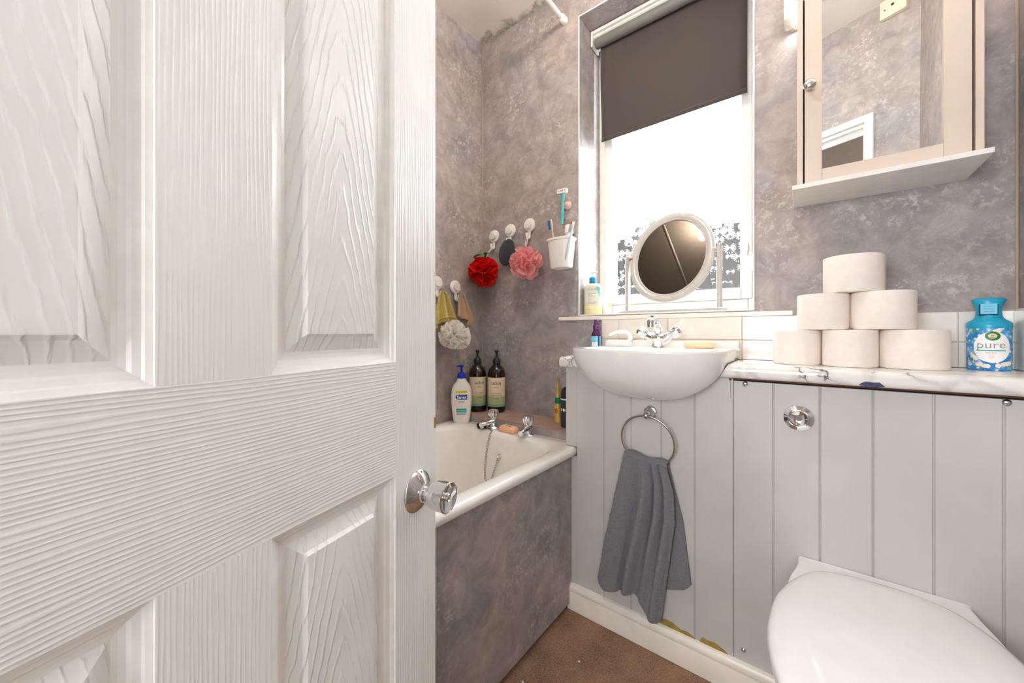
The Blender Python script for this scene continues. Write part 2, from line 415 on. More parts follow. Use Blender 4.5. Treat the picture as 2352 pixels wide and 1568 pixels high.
M = dict(
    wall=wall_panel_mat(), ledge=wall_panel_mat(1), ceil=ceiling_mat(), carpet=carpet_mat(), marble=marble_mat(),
    stile=door_mat('stile'), rail=door_mat('rail'),
    glass=glass_pattern_mat(),
    white=simple('white_gloss_paint', c(236, 233, 228), .3), cream=simple('cream_gloss_paint', c(214, 199, 185), .32, var=.03, scale=8),
    skirt=simple('cream_skirting_paint', c(248, 240, 229), .3, var=.05, scale=12),
    boards=simple('pale_grey_board_paint', c(204, 201, 197), .33, var=.05, scale=5),
    gap=simple('dark_gap', c(40, 34, 30), .8), brown=simple('bare_chipboard_edge', c(92, 46, 22), .7),
    upvc=simple('white_window_plastic', c(238, 238, 232), .25), trim=simple('white_plastic_bead', c(232, 232, 230), .35),
    seam=simple('buff_joint_bead', c(176, 158, 142), .45),
    ceramic=simple('white_glazed_ceramic', c(240, 238, 234), .06, coat=.5, var=.015), enamel=simple('cream_bath_enamel', c(248, 246, 241), .1, coat=.4, var=.015),
    toilet=simple('white_toilet_plastic', c(240, 239, 238), .12, coat=.3, var=.015),
    tile=simple('white_glazed_tile', c(240, 232, 222), .12, coat=.4, var=.03), grout=simple('beige_grout', c(226, 212, 196), .8),
    chrome=simple('polished_chrome', (.82, .82, .82, 1), .06, 1, var=.01), nickel=simple('brushed_nickel', (.62, .58, .53, 1), .25, 1, var=.03),
    steel=simple('dull_steel', (.42, .40, .36, 1), .3, 1), mirror=simple('silvered_glass', (.86, .86, .85, 1), .012, 1, var=.004),
    darkmirror=simple('dark_mirror_glass', (.105, .09, .076, 1), .006, 1, var=.03),  # one very dark tint over the whole vanity mirror glass
    plastic=simple('white_plastic', c(242, 239, 234), .3, var=.02), paper=simple('soft_tissue_paper', c(243, 234, 226), .9, var=.02, scale=60, bmp=.0004),
    black=simple('black_rubber', c(24, 24, 24), .45), darkcap=simple('black_pump_plastic', c(30, 36, 42), .35), pad=fabric_mat('charcoal_sponge', c(36, 38, 48), c(56, 58, 68), 700),
    amber=simple('dark_amber_plastic', c(30, 18, 12), .1, coat=.5), blue=simple('royal_blue_plastic', c(22, 50, 190), .3),
    teal=simple('teal_blue_plastic', c(28, 160, 196), .3), purple=simple('purple_plastic', c(104, 48, 112), .25, coat=.3), purpleliq=simple('purple_bottle', c(82, 30, 78), .1, coat=.5),
    sky=label_sky_mat(), lblue=simple('light_blue_label', c(130, 208, 240), .4), navy=simple('navy_label', c(24, 40, 84), .4),
    green=simple('emblem_green', c(22, 120, 30), .35), cream_lbl=simple('cream_label', c(232, 214, 184), .5), sage=simple('sage_green_label', c(172, 186, 140), .5), sage2=simple('sea_green_label', c(120, 170, 150), .5),
    ink=simple('dark_ink', c(60, 58, 60), .6), greyink=simple('grey_ink', c(150, 150, 152), .6), whiteink=simple('white_ink', c(245, 245, 245), .5), yellow=simple('yellow_print', c(242, 226, 20), .5),
    logo=simple('logo_blue', c(30, 66, 160), .4), tealink=simple('teal_print', c(30, 165, 150), .5), gold=simple('gold_tube', (.85, .60, .18, 1), .3, .55, var=.1), orange=simple('orange_print', c(228, 120, 30), .5),
    emerald=simple('emerald_band', c(12, 128, 84), .35), peach=simple('peach_soap', c(253, 214, 178), .5, sub=.2), soap=simple('orange_soap', c(252, 198, 158), .5, sub=.2),
    tealplastic=simple('turquoise_plastic', c(92, 196, 198), .35), pink=simple('pale_pink_plastic', c(252, 210, 206), .4), bamboo=simple('bamboo_wood', c(214, 180, 146), .6, var=.1, scale=200),
    bristle=simple('blue_bristles', c(20, 130, 214), .7, bmp=.0005, scale=300), obristle=simple('orange_bristles', c(236, 110, 60), .7, bmp=.0005, scale=300), ybristle=simple('yellow_bristles', c(246, 214, 90), .7),
    clear=simple('clear_bluish_plastic', c(225, 235, 238), .2, trans=.4), serum=simple('translucent_cleanser_bottle', c(238, 234, 214), .25, trans=.15), serum2=simple('pale_yellow_cleanser', c(240, 226, 168), .25),
    cap=simple('petrol_blue_cap', c(16, 130, 168), .35), aqua=simple('aqua_print', c(120, 214, 220), .4), lemon=simple('lemon_sticker', c(250, 238, 80), .5), peachcap=simple('tan_pump', c(186, 136, 110), .5),
    redpouf=net_mat('red_net', c(226, 12, 12), .2), pinkpouf=net_mat('pink_net', c(255, 196, 196), .4), whitepouf=net_mat('white_net', c(255, 253, 248), .4), leaf=net_mat('green_ribbon', c(92, 150, 70), .3),
    olive=fabric_mat('olive_terry', c(160, 138, 60), c(206, 188, 112), 500, .0012), tan=fabric_mat('tan_cloth', c(168, 138, 110), c(190, 160, 130), 800, .0006),
    towel=fabric_mat('grey_terry', c(114, 113, 118), c(160, 158, 163), 800, .0035, big=120), blind=fabric_mat('taupe_blackout_fabric', c(62, 53, 46), c(67, 57, 50), 1500, .0001, rough=.75),
    blindroll=simple('grey_blind_back', c(122, 120, 116), .6), string=simple('white_cord', c(236, 226, 214), .8),
    glue=simple('old_yellow_adhesive', c(168, 142, 74), .6, var=.2, scale=60), rust=simple('brass_stain', c(150, 106, 30), .5), chip=simple('slate_blue_chip', c(72, 78, 112), .7, var=.2, scale=200),
    frame=simple('mirror_white_gloss', c(196, 191, 184), .2, coat=.3), bakelite=simple('ivory_plastic', c(226, 214, 192), .45), hole=simple('dark_hole', c(46, 36, 28), .8),
    hedge=simple('dark_hedge_leaves', c(18, 20, 13), .8, var=.4, scale=9, bmp=.004), fence=simple('weathered_brown_fence', c(22, 16, 12), .8, var=.25, scale=7),
    haze=simple('pale_tree_leaves', c(92, 93, 88), .8, var=.3, scale=4, bmp=.01), ground=simple('paving', c(120, 112, 104), .9), hallwall=simple('hall_paint', c(215, 206, 196), .7), strip=emit_mat('fill_diffuser', (.90, .96, 1, 1), STRIP_FILL), bulb=emit_mat('lit_bulb', (1, .89, .79, 1), BULB),
)

# ------------------------------------------------------------------ the setting
XL, XR, YB, ZC = -1.34, .395, 1.45, 2.507
H0 = Vector((-.354, -.224, 0)); WD = Vector((.8926, .4508, 0)); WN = Vector((-.4508, .8926, 0))   # door wall: through the hinge, along WD, room on +WN
def hw(s, n, z): return H0 + WD * s + WN * n + Vector((0, 0, z))
ox0, ox1, oz0, oz1 = -.773, -.140, 1.077, 2.362     # window opening
g = G()
g.box(XL - .12, ox0, YB, 1.72, -.0, ZC); g.box(ox1, XR + .12, YB, 1.72, 0, ZC)
g.box(ox0, ox1, YB, 1.72, 0, oz0); g.box(ox0, ox1, YB, 1.72, oz1, ZC)
struct(g.build('wall_back', M['wall'], smooth=0), 'window wall clad in mottled grey panels')
g = G().box(XL - .12, XL, -1.05, YB, 0, ZC); struct(g.build('wall_left', M['wall'], smooth=0), 'mottled grey panelled wall beside the bath')
g = G().box(XR, XR + .12, .05, YB, 0, ZC); struct(g.build('wall_right', M['wall'], smooth=0), 'mottled grey panelled wall right of the cabinet')
# door wall with its opening, behind the camera
ds0, ds1, dz = -.045, .652, 1.985
g = G()
def wbox(g, s0, s1, n0, n1, z0, z1, mi=0):
    vs = [hw(s, n, z) for s in (s0, s1) for n in (n0, n1) for z in (z0, z1)]
    g.add(vs, [(0, 1, 3, 2), (4, 6, 7, 5), (0, 4, 5, 1), (2, 3, 7, 6), (0, 2, 6, 4), (1, 5, 7, 3)], mi)
wbox(g, -1.35, ds0, -.1, 0, 0, ZC); wbox(g, ds1, .98, -.1, 0, 0, ZC); wbox(g, ds0, ds1, -.1, 0, dz, ZC)
struct(g.build('wall_front', M['wall'], smooth=0), 'angled door wall in mottled grey panels, behind the camera')
g = G()
for s0, s1, z0, z1 in ((ds1 - .002, ds1 + .03, 0, dz + .03), (ds0 - .03, ds0 + .002, 0, dz + .03), (ds0, ds1, dz - .002, dz + .03)):
    wbox(g, s0, s1, 0, .016, z0, z1)
for s0, s1, z0, z1 in ((ds1 - .025, ds1, 0, dz), (ds0, ds0 + .004, 0, dz), (ds0, ds1, dz - .025, dz)):
    wbox(g, s0, s1, -.1, -.035, z0, z1); wbox(g, s0 + (.012 if s0 > .3 else 0), s1, -.035, 0, z0 + (.012 if z0 > 1 else 0), z1)
struct(g.build('trim_1', M['white'], bevel=.003), 'white door frame on the angled wall')
# landing beyond the doorway
g = G()
wbox(g, -1.5, 1.9, -1.35, -1.25, 0, ZC); wbox(g, -1.5, -1.4, -1.25, -.1, 0, ZC); wbox(g, 1.8, 1.9, -1.25, -.1, 0, ZC); wbox(g, .98, 1.8, -.1, 0, 0, ZC)
struct(g.build('wall_hall', M['hallwall'], smooth=0))
struct(G().box(-2.2, 2.4, -2.2, 1.72, -.08, 0).build('floor', M['carpet'], smooth=0), 'worn mottled brown carpet')
struct(G().box(-2.2, 2.4, -2.2, 1.72, ZC, ZC + .08).build('ceiling', M['ceil'], smooth=0), 'off-white plaster ceiling with dark mould along the wall joint')
# joint beads
g = G().box(XL, XL + .006, YB - .006, YB, .62, ZC).box(XR - .006, XR, YB - .006, YB, 1.055, ZC)
struct(g.build('trim_2', M['seam'], bevel=.003), 'thin buff beads down the wall corners')
g = G(); w_ = .0045
g.box(ox0 - w_, ox0 + .001, YB - .003, YB, oz0 - w_, oz1 + w_).box(ox1 - .001, ox1 + w_, YB - .003, YB, oz0 - w_, oz1 + w_).box(ox0, ox1, YB - .003, YB, oz1 - .001, oz1 + w_).box(ox0, ox1, YB - .004, YB, oz0 - w_, oz0 + .001)
struct(g.build('trim_3', M['trim'], bevel=.001), 'thin white edging round the window recess')
g = G().box(-.873, -.035, YB - .009, YB - .0001, 1.0535, 1.0695)
struct(g.build('trim_4', M['skirt'], bevel=.003), 'white batten under the window recess')
# lower wall tiles
g = G(); g.box(-.668, XR, YB - .003, YB, .912, 1.053, 1); g.box(XR - .003, XR, 1.19, YB - .003, .912, 1.056, 1)
seams = [-.668, -.597, -.4045, -.170, .0643, .2986, XR - .004]
for a, b in zip(seams, seams[1:]):
    for z0, z1 in ((.9125, .9755), (.9775, 1.053)): g.box(a + .0012, b - .0012, YB - .008, YB - .002, z0, z1)
for a, b in ((1.20, 1.32), (1.32, YB - .009)):
    g.box(XR - .009, XR - .002, a + .001, b - .001, .9125, 1.057)
struct(g.build('trim_5', [M['tile'], M['grout']], bevel=.0012), 'strip of white glazed tiles above the counter')

# window ---------------------------------------------------------------------------------------
win = bpy.data.objects.new('window_1', None); COL.objects.link(win); win.location = (-.4565, 1.66, 1.077); WL['window_1'] = (-.4565, 1.66, 1.077)
struct(win, 'white plastic window with flower patterned glass')
def ring_frame(g, x0, x1, z0, z1, w, y0, y1, wb=None):
    wb = wb or w
    g.box(x0, x0 + w, y0, y1, z0, z1).box(x1 - w, x1, y0, y1, z0, z1).box(x0 + w, x1 - w, y0, y1, z0, z0 + wb).box(x0 + w, x1 - w, y0, y1, z1 - w, z1)
g = G(); ring_frame(g, ox0, ox1, oz0, oz1, .034, 1.645, 1.715, .05); g.build('window_frame', M['upvc'], win, bevel=.004)
g = G(); ring_frame(g, ox0 + .034, ox1 - .020, oz0 + .05, oz1 - .034, .036, 1.635, 1.70, .040); ring_frame(g, ox0 + .066, ox1 - .052, oz0 + .086, oz1 - .066, .008, 1.642, 1.69)
g.build('window_sash', M['upvc'], win, bevel=.004)
g = G().add([(ox0 + .068, 1.668, oz0 + .088), (ox1 - .054, 1.668, oz0 + .088), (ox1 - .054, 1.668, oz1 - .068), (ox0 + .068, 1.668, oz1 - .068)], [(0, 1, 2, 3)])
g.build('window_pane', M['glass'], win, smooth=0, label='glass pane pressed with a flower pattern')
g = G().box(-.182, -.170, 1.625, 1.637, 1.302, 1.332).box(-.180, -.172, 1.615, 1.626, 1.285, 1.303)
g.build('window_latch', [M['nickel']], win, bevel=.002, label='small bronze window latch')

# outside
struct(G().box(-14, 9, 1.9, 14, -.6, -.5).build('ground', M['ground'], smooth=0))
g = G()
for i in range(84):
    x = -6.2 + i * .10
    g.box(x, x + .0985, 4.42, 4.45, -.5, 2.12 + .02 * sin(i * 2.3))
g.box(-6.2, 2.1, 4.45, 4.50, 1.0, 1.1)
tag(g.build('garden_fence', M['fence'], smooth=0, loc=(-1.5, 4.4, -.5)), 'dark board fence outside, blurred through the lower window glass', 'fence')
for i, nm in enumerate(('left', 'middle', 'right')):
    xc = -5.3 + i * 2.5
    def tree_pt(u, v, xc=xc, i=i):
        a = u * 2 * pi; b = pi * v; top = 3.5 + .35 * sin(i * 2.1)
        p_ = Vector((1.15 * sin(b) * cos(a), .9 * sin(b) * sin(a), -cos(b)))
        n = 1 + .16 * noise.fractal(p_ * 2.4 + Vector((i * 3.1, 0, 0)), 1, 2, 4)
        return (xc + p_.x * n, 9.3 + p_.y * n, (top - .5) / 2 + .0 + p_.z * n * (top + .5) / 2)
    tag(G().grid(tree_pt, 40, 28).build('garden_tree', M['haze'], loc=(xc, 9.3, -.5)), 'hazy grey tree far outside, blurred in the %s of the patterned window glass' % nm, 'tree', 'trees behind the garden fence')
def hedge_pt(u, v):
    a = u * pi * 2; x = -2.9 + 1.5 * cos(a) * (1 - .35 * v * v); y = 3.7 + .42 * sin(a) * (1 - .5 * v * v); z = -.5 + 2.55 * v
    n = noise.fractal(Vector((x * 2.2, y * 2.2, z * 2.2)), 1, 2, 4) * .22
    return (x + n * cos(a), y + n * sin(a), z + n * .6)
tag(G().grid(hedge_pt, 72, 40).build('garden_bush', M['hedge'], loc=(-2.9, 3.7, -.5)), 'dark green bush outside, blurred through the lower left window glass', 'bush')

# ------------------------------------------------------------------ the open door (local: x from free edge to hinge, y out of the face, z up)
door = bpy.data.objects.new('door_1', None); COL.objects.link(door); WL['door_1'] = (0, 0, 0)
struct(door, 'open white six-panel door with embossed wood grain'); door['category'] = 'door'
DD = Vector((-.2450, .9695, 0)); DN = Vector((.9695, .2450, 0))
E0 = H0 + DD * .686
mat4 = Matrix(((-DD.x, DN.x, 0, E0.x), (-DD.y, DN.y, 0, E0.y), (0, 0, 1, 0), (0, 0, 0, 1)))
door.matrix_world = mat4
sx = [0, .103, .294, .392, .583, .686]
zz = [.012, .235, .780, .955, 1.56, 1.66, 1.86, 1.985]
g = G(); T = -.035
def face(x0, x1, z0, z1, mi):
    nx = max(1, int((x1 - x0) / .05)); nz = max(1, int((z1 - z0) / .05))
    g.grid(lambda u, v: (x0 + (x1 - x0) * u, 0, z0 + (z1 - z0) * v), nx, nz, mi)
for a, b in ((0, .103), (.583, .686)): face(a, b, zz[0], zz[-1], 0)
for a, b in ((zz[0], zz[1]), (zz[2], zz[3]), (zz[4], zz[5]), (zz[6], zz[7])): face(.103, .583, a, b, 1)
for a, b in ((zz[1], zz[2]), (zz[3], zz[4]), (zz[5], zz[6])): face(.294, .392, a, b, 0)
# back and edges
g.add([(0, 0, zz[0]), (.686, 0, zz[0]), (.686, 0, zz[-1]), (0, 0, zz[-1]), (0, T, zz[0]), (.686, T, zz[0]), (.686, T, zz[-1]), (0, T, zz[-1])],
      [(4, 5, 6, 7), (0, 4, 7, 3), (1, 2, 6, 5), (0, 1, 5, 4), (3, 7, 6, 2)], 0)
leaf = g.build('door_leaf', [M['stile'], M['rail']], door, smooth=0, fix=False, label='white embossed stiles and rails')
prof = [(0, 0), (.0007, -.0018), (.005, -.0040), (.0065, -.0062), (.0115, -.0085), (.014, -.0112), (.0185, -.0125), (.0225, -.0130), (.0235, -.0128), (.0395, -.0055), (.0435, -.0014), (.0450, -.0012)]
pi_ = 0
for (xa, xb) in ((.103, .294), (.392, .583)):
    for (za, zb) in ((zz[1], zz[2]), (zz[3], zz[4]), (zz[5], zz[6])):
        g = G(); loops = []
        for o_, y_ in prof: loops.append([(xa + o_, y_, za + o_), (xb - o_, y_, za + o_), (xb - o_, y_, zb - o_), (xa + o_, y_, zb - o_)])
        g.loft(loops[:8], 1, (False, False)); g.loft(loops[7:], 0, (False, True))
        key = 'panel%.2f' % xa
        if key not in M: M[key] = door_mat('panel', (xa + xb) / 2 + (.004 if xa < .2 else .03)); M[key].name = 'white_embossed_panel'
        g.build('door_panel', [M[key], M['white']], door, smooth=0, fix=True)
# knob
kc = (.051, 0, .737)
g = G().lathe([(.0, 0), (.034, 0), (.0345, .002), (.033, .004), (.030, .006), (.024, .011), (.0175, .0145), (.0155, .016), (.0155, .02), (0, .02)], *kc, n=48, ax='y')
kn = g.build('door_knob', M['chrome'], door, smooth=50, label='chrome knob set with round rose')
g = G().lathe([(.0125, .018), (.0125, .027), (.0165, .0285), (.0205, .032), (.0225, .038), (.0235, .052), (.0238, .058), (.0245, .060), (.0245, .062), (.0228, .0635), (.019, .061), (.008, .0595), (0, .0595)], *kc, n=48, ax='y')
g.build('grip', M['chrome'], kn, smooth=30)
g = G().lathe([(.0058, .058), (.0062, .0615), (.0050, .063), (.0038, .0615), (0, .0615)], *kc, n=24, ax='y'); g.build('lock_button', M['nickel'], kn)
# worn latch edge
g = G().box(-.0012, .004, -.028, .0005, .83, .85); g.build('edge_chip', M['rust'], door, bevel=.001, label='small chipped spot on the leading edge')

# ------------------------------------------------------------------ boxed unit below the counter
YV = 1.21
van = thing('boxed_unit', 'pale grey tongue-and-groove boxed unit under the marble counter', 'cabinet', (-.15, 1.33, 0))
def board_panel(x0, x1, z0, z1, grooves, th=.014, gw=.0026, gd=.0045):
    poly = [(x0, YV + th), (x0, YV)]
    for q in grooves:
        if x0 + .01 < q < x1 - .01:
            poly += [(q - gw, YV), (q - gw * .2, YV + gd), (q + gw * .2, YV + gd), (q + gw, YV)]
    poly += [(x1, YV), (x1, YV + th)]
    return poly
gr = [-.647 + .0959 * i for i in range(12)]
g = G()
g.prism(board_panel(-.655, -.1648, .015, .8735, gr), .015, .8735, ax='z')
g.box(-.700, -.655, YV, YV + .014, .588, .8735); g.box(-.690, -.655, YV, YV + .014, .015, .553)
g.build('fixed_panel', M['boards'], van, smooth=0, bevel=.0008)
g = G().prism(board_panel(-.1634, XR - .003, .015, .874, gr), .015, .866, ax='z'); g.build('access_panel', M['boards'], van, smooth=0, bevel=.0008)
g = G().box(-.700, -.688, YV + .014, YB - .010, .618, .8735); g.build('side_panel', M['boards'], van, bevel=.001)
g = G().box(-.17, -.158, YV + .008, YV + .02, .02, .87).box(-.64, XR - .01, YV + .02, YV + .03, .8, .87)
g.build('batten', M['gap'], van, smooth=0)
def screw(x, z, r):
    g = G().lathe([(0, 0), (r, 0), (r * 1.02, .0012), (r * .9, .003), (r * .5, .0048), (0, .0052)], x, YV, z, n=24, ax='-y')
    return g.build('screw_cap', M['chrome'], van, smooth=60, label='domed chrome screw cap')
screw(-.135, .859, .0072); screw(-.139, .123, .0066); screw(.315, .859, .0072)
g = G().lathe([(0, 0), (.0042, 0), (.004, .0006), (0, .0006)], -.171, YV, .869, n=16, ax='-y', mi=0).lathe([(0, .0004), (.002, .0004), (.0018, .001), (0, .001)], -.171, YV, .869, n=12, ax='-y', mi=1)
g.tube([(-.171, YV - .0002, .866), (-.1705, YV - .0002, .84), (-.1695, YV - .0002, .815)], .0005, 6, 0)
g.build('screw_hole', [M['rust'], M['hole']], van, label='rust-stained screw hole')
# old adhesive where boards meet the skirting
g = G()
def blob(xs, zs):
    poly = [(xs[0], .088)] + list(zip(xs, zs)) + [(xs[-1], .088)]
    g.prism(poly, YV - .0012, YV + .0002, ax='y')
blob([-.368, -.350, -.325, -.30, -.285, -.27, -.262], [.098, .112, .110, .100, .103, .098, .091]); blob([-.250, -.242, -.225, -.21, -.195, -.182, -.175], [.095, .107, .105, .108, .102, .097, .091])
g.build('adhesive_residue', M['glue'], van, label='ragged yellow strip of old adhesive')
g = G().prism(arc(YV - .013, .002, .0, 0, 1, 1)[:0] + [(YV, .001), (YV - .016, .001), (YV - .016, .062), (YV - .0145, .066), (YV - .0155, .069), (YV - .016, .076), (YV - .0145, .083), (YV - .010, .089), (YV - .005, .091), (YV, .0915)], -.685, XR - .001, ax='x')
struct(g.build('baseboard_back', M['skirt'], smooth=30), 'cream moulded skirting along the boxed unit')

# counter
ct = thing('countertop', 'white marble-effect counter over the boxed unit', 'countertop', (-.15, 1.33, .874))
def counter_prof(y0=1.188): 
    return [(YB - .009, .8745), (YB - .009, .912)] + [(y0 + .014 - .0 + .0, .912)] + arc(y0 + .016, .896, .016, 100, 180, 6)[0:] + arc(y0 + .012, .886, .012, 180, 262, 6) + [(y0 + .014, .8745)]
def bw(z): return .2035 + (.2245 - .2035) * (z - .8745) / .0375
cp0 = counter_prof()
g = G().loft([[(-.716, y, z) for y, z in cp0], [(-.400 - bw(z) - .001, y, z) for y, z in cp0]]).loft([[(-.400 + bw(z) + .0012, y, z) for y, z in cp0], [(XR - .0095, y, z) for y, z in cp0]])
g.box(-.647, -.173, 1.436, YB - .009, .875, .911)
g.build('slab', M['marble'], ct, smooth=50)
g = G().box(-.165, XR - .01, 1.197, 1.2095, .871, .8744); g.build('underside_edge', M['brown'], ct, smooth=0, label='bare brown board edge under the slab')
g = G(); yf = 1.1872
pts = [(.094, .8785), (.099, .884), (.106, .8875), (.118, .886), (.129, .8868), (.134, .8815), (.138, .8775), (.125, .8752), (.105, .8752)]
g.loft([[(x, yf + .0002 + max(0, .884 - z) * .14, z) for x, z in pts], [(x, yf + .006, z) for x, z in pts]])
g.build('chip', M['chip'], ct, label='dark slate-blue chipped patch on the front edge')

# skirting ends, ledge at the tap end of the bath
lg = thing('ledge', 'mottled grey boxed ledge behind the bath taps', 'ledge', (-1.02, 1.36, .3))
G().box(XL + .0005, -.702, 1.271, YB - .0005, .05, .6125).build('box', M['wall'], lg, smooth=0, bevel=.003)
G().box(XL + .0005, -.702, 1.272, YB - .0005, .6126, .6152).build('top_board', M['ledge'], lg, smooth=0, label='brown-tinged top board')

# ------------------------------------------------------------------ bath
bt = thing('bathtub', 'cream enamelled bath with a rolled rim and mottled grey side panel', 'bathtub', (-1.0, .45, 0))
bx0, bx1, by0, by1 = XL + .002, -.660, -.34, 1.270
def bl(i0, i1, r, z, yend0=None, yend1=None): return None
def loop(x0, x1, y0, y1, r, z): return [(x, y, z) for x, y in rrect(x0, x1, y0, y1, r, 10)]
g = G(); zt = .585
L = [loop(bx0, bx1 - .004, by0, by1, .012, .556), loop(bx0, bx1, by0, by1, .014, .563), loop(bx0, bx1, by0, by1, .014, .574), loop(bx0 + .003, bx1 - .004, by0 + .003, by1 - .002, .016, .582), loop(bx0 + .010, bx1 - .012, by0 + .01, by1 - .006, .02, zt),
     loop(bx0 + .050, bx1 - .046, by0 + .06, by1 - .082, .09, zt), loop(bx0 + .057, bx1 - .053, by0 + .068, by1 - .090, .10, zt - .004), loop(bx0 + .063, bx1 - .060, by0 + .08, by1 - .096, .11, zt - .02),
     loop(bx0 + .075, bx1 - .075, by0 + .13, by1 - .115, .13, .45), loop(bx0 + .10, bx1 - .10, by0 + .22, by1 - .14, .15, .30), loop(bx0 + .13, bx1 - .13, by0 + .28, by1 - .17, .15, .22), loop(bx0 + .19, bx1 - .19, by0 + .36, by1 - .23, .14, .19)]
g.loft(L, 0, (False, True)); g.build('tub', M['enamel'], bt, smooth=60)
g = G().lathe([(0, 0), (.026, 0), (.026, .003), (.02, .004), (.018, -.002), (0, -.002)], -1.0, .97, .191, n=24); g.build('drain', M['chrome'], bt)
G().box(-.689, -.677, -.335, YV - .0015, .022, .5545).build('side_panel', M['wall'], bt, smooth=0, label='mottled grey side panel')
G().box(-.70, -.692, -.335, YV - .002, .001, .05).build('plinth', M['gap'], bt, smooth=0, label='dark recessed plinth')

def pillar_tap(x, y, label, yaw, group='bath taps'):
    z = zt + .0005
    t = thing('bath_tap', label, 'tap', (x, y, z), group)
    g = G().lathe([(0, 0), (.024, 0), (.0245, .004), (.020, .008), (.0165, .016), (.0165, .034), (.013, .040), (0, .040)], x, y, z, n=28)
    g.build('body', M['chrome'], t, smooth=45)
    dx, dy = sin(yaw), -cos(yaw)
    loops = []
    for d, zc, w, h in ((-.004, .030, .017, .012), (.02, .029, .0165, .012), (.045, .027, .0145, .0105), (.062, .025, .0125, .010), (.068, .023, .010, .008)):
        cxx, cyy = x + dx * d, y + dy * d; L = []
        for i in range(16):
            a = 2 * pi * i / 16; L.append((cxx - dy * w * cos(a) * 1.0, cyy + dx * w * cos(a), z + zc + h * sin(a)))
        loops.append(L)
    g = G().loft(loops); g.lathe([(0, 0), (.008, 0), (.0085, .012), (0, .012)], x + dx * .058, y + dy * .058, z + .009, n=16)
    g.build('spout', M['chrome'], t, smooth=50)
    g = G(); loops = []
    for r, h, f in ((.012, .038, 0), (.014, .041, .0), (.018, .046, .0016), (.0215, .060, .0022), (.0222, .072, .0018), (.0195, .079, .0008), (.010, .081, 0), (0.0001, .081, 0)):
        loops.append([(x + (r + f * cos(8 * 2 * pi * i / 48)) * cos(2 * pi * i / 48), y + (r + f * cos(8 * 2 * pi * i / 48)) * sin(2 * pi * i / 48), z + h) for i in range(48)])
    g.loft(loops); g.build('handle', M['chrome'], t, smooth=50)
    return t
pillar_tap(-1.075, 1.232, 'chrome bath tap beside the black plug', -.25)
pillar_tap(-.888, 1.232, 'chrome bath tap nearer the counter, beside the orange soap', .15)

pc = thing('bath_plug', 'black bath plug lying on the rim with its ball-less steel chain hanging into the bath', 'plug', (-1.125, 1.205, zt))
pc['label'] = 'black rubber bath plug lying on the rim, its steel chain hanging into the bath'
G().lathe([(0, 0), (.018, 0), (.019, .003), (.023, .006), (.024, .014), (.022, .017), (.005, .018), (.004, .022), (0, .022)], -1.118, 1.205, zt + .0003, n=28).build('stopper', M['black'], pc)
path = [(-1.095, 1.206, zt + .012), (-1.068, 1.200, zt + .004), (-1.047, 1.188, zt + .0035), (-1.043, 1.176, zt - .008), (-1.043, 1.161, .545), (-1.043, 1.149, .490), (-1.041, 1.141, .44), (-1.036, 1.135, .405), (-1.022, 1.133, .388), (-1.008, 1.134, .392), (-.999, 1.139, .42), (-.990, 1.147, .46), (-.982, 1.152, .492)]
def resample(pts, step):
    pts = [Vector(p) for p in pts]; out = []; d = 0; acc = 0
    for a, b in zip(pts, pts[1:]):
        L = (b - a).length
        while acc <= L: out.append((a + (b - a) * (acc / L), (b - a).normalized())); acc += step
        acc -= L
    return out
g = G()
for i, (p_, t_) in enumerate(resample(path, .0105)):
    side = t_.cross(Vector((0, 1, .1))).normalized()
    if i % 2: side = t_.cross(side).normalized()
    g.tube([p_ + t_ * (.0072 * cos(a)) + side * (.0042 * sin(a)) for a in [2 * pi * k / 12 for k in range(12)]], .0010, 6, closed=True)
g.build('chain', M['steel'], pc, smooth=60)
G().lathe([(0, 0), (.010, 0), (.0105, .003), (.006, .006), (.0045, .011), (0, .012)], -.980, 1.1610, .500, n=20, ax='-y').build('anchor', M['chrome'], pc)

def soap_bar(name, x, y, z, a, b, h, m, yaw, label, mark=False):
    s = thing(name, label, 'soap', (x, y, z))
    g = G(); loops = []
    for k, zz_ in ((.86, 0), (.97, .15), (1, .45), (.97, .78), (.86, 1)):
        L = []
        for px, py in rrect(-a * k, a * k, -b * k, b * k, min(a, b) * .55, 5):
            L.append((x + px * cos(yaw) - py * sin(yaw), y + px * sin(yaw) + py * cos(yaw), z + h * zz_))
        loops.append(L)
    g.loft(loops); g.build('bar', m, s, smooth=60)
    if mark:
        g = G()
        for q0, q1, w0, w1 in ((-.016, -.002, -.006, -.001), (.002, .015, -.006, -.001), (-.016, -.006, .002, .007), (-.003, .006, .001, .006), (.009, .016, .002, .006)):
            g.add([(x + px * cos(yaw) - py * sin(yaw), y + px * sin(yaw) + py * cos(yaw), z + h + .0004) for px, py in ((q0, w0), (q1, w0), (q1, w1), (q0, w1))], [(0, 1, 2, 3)])
        g.build('stamp', M['ink'], s, smooth=0, label='dark stamped mark')
    return s
soap_bar('soap_bar', -.982, 1.222, zt + .0005, .042, .021, .024, M['soap'], -.05, 'bright orange soap bar on the bath rim between the taps', True)

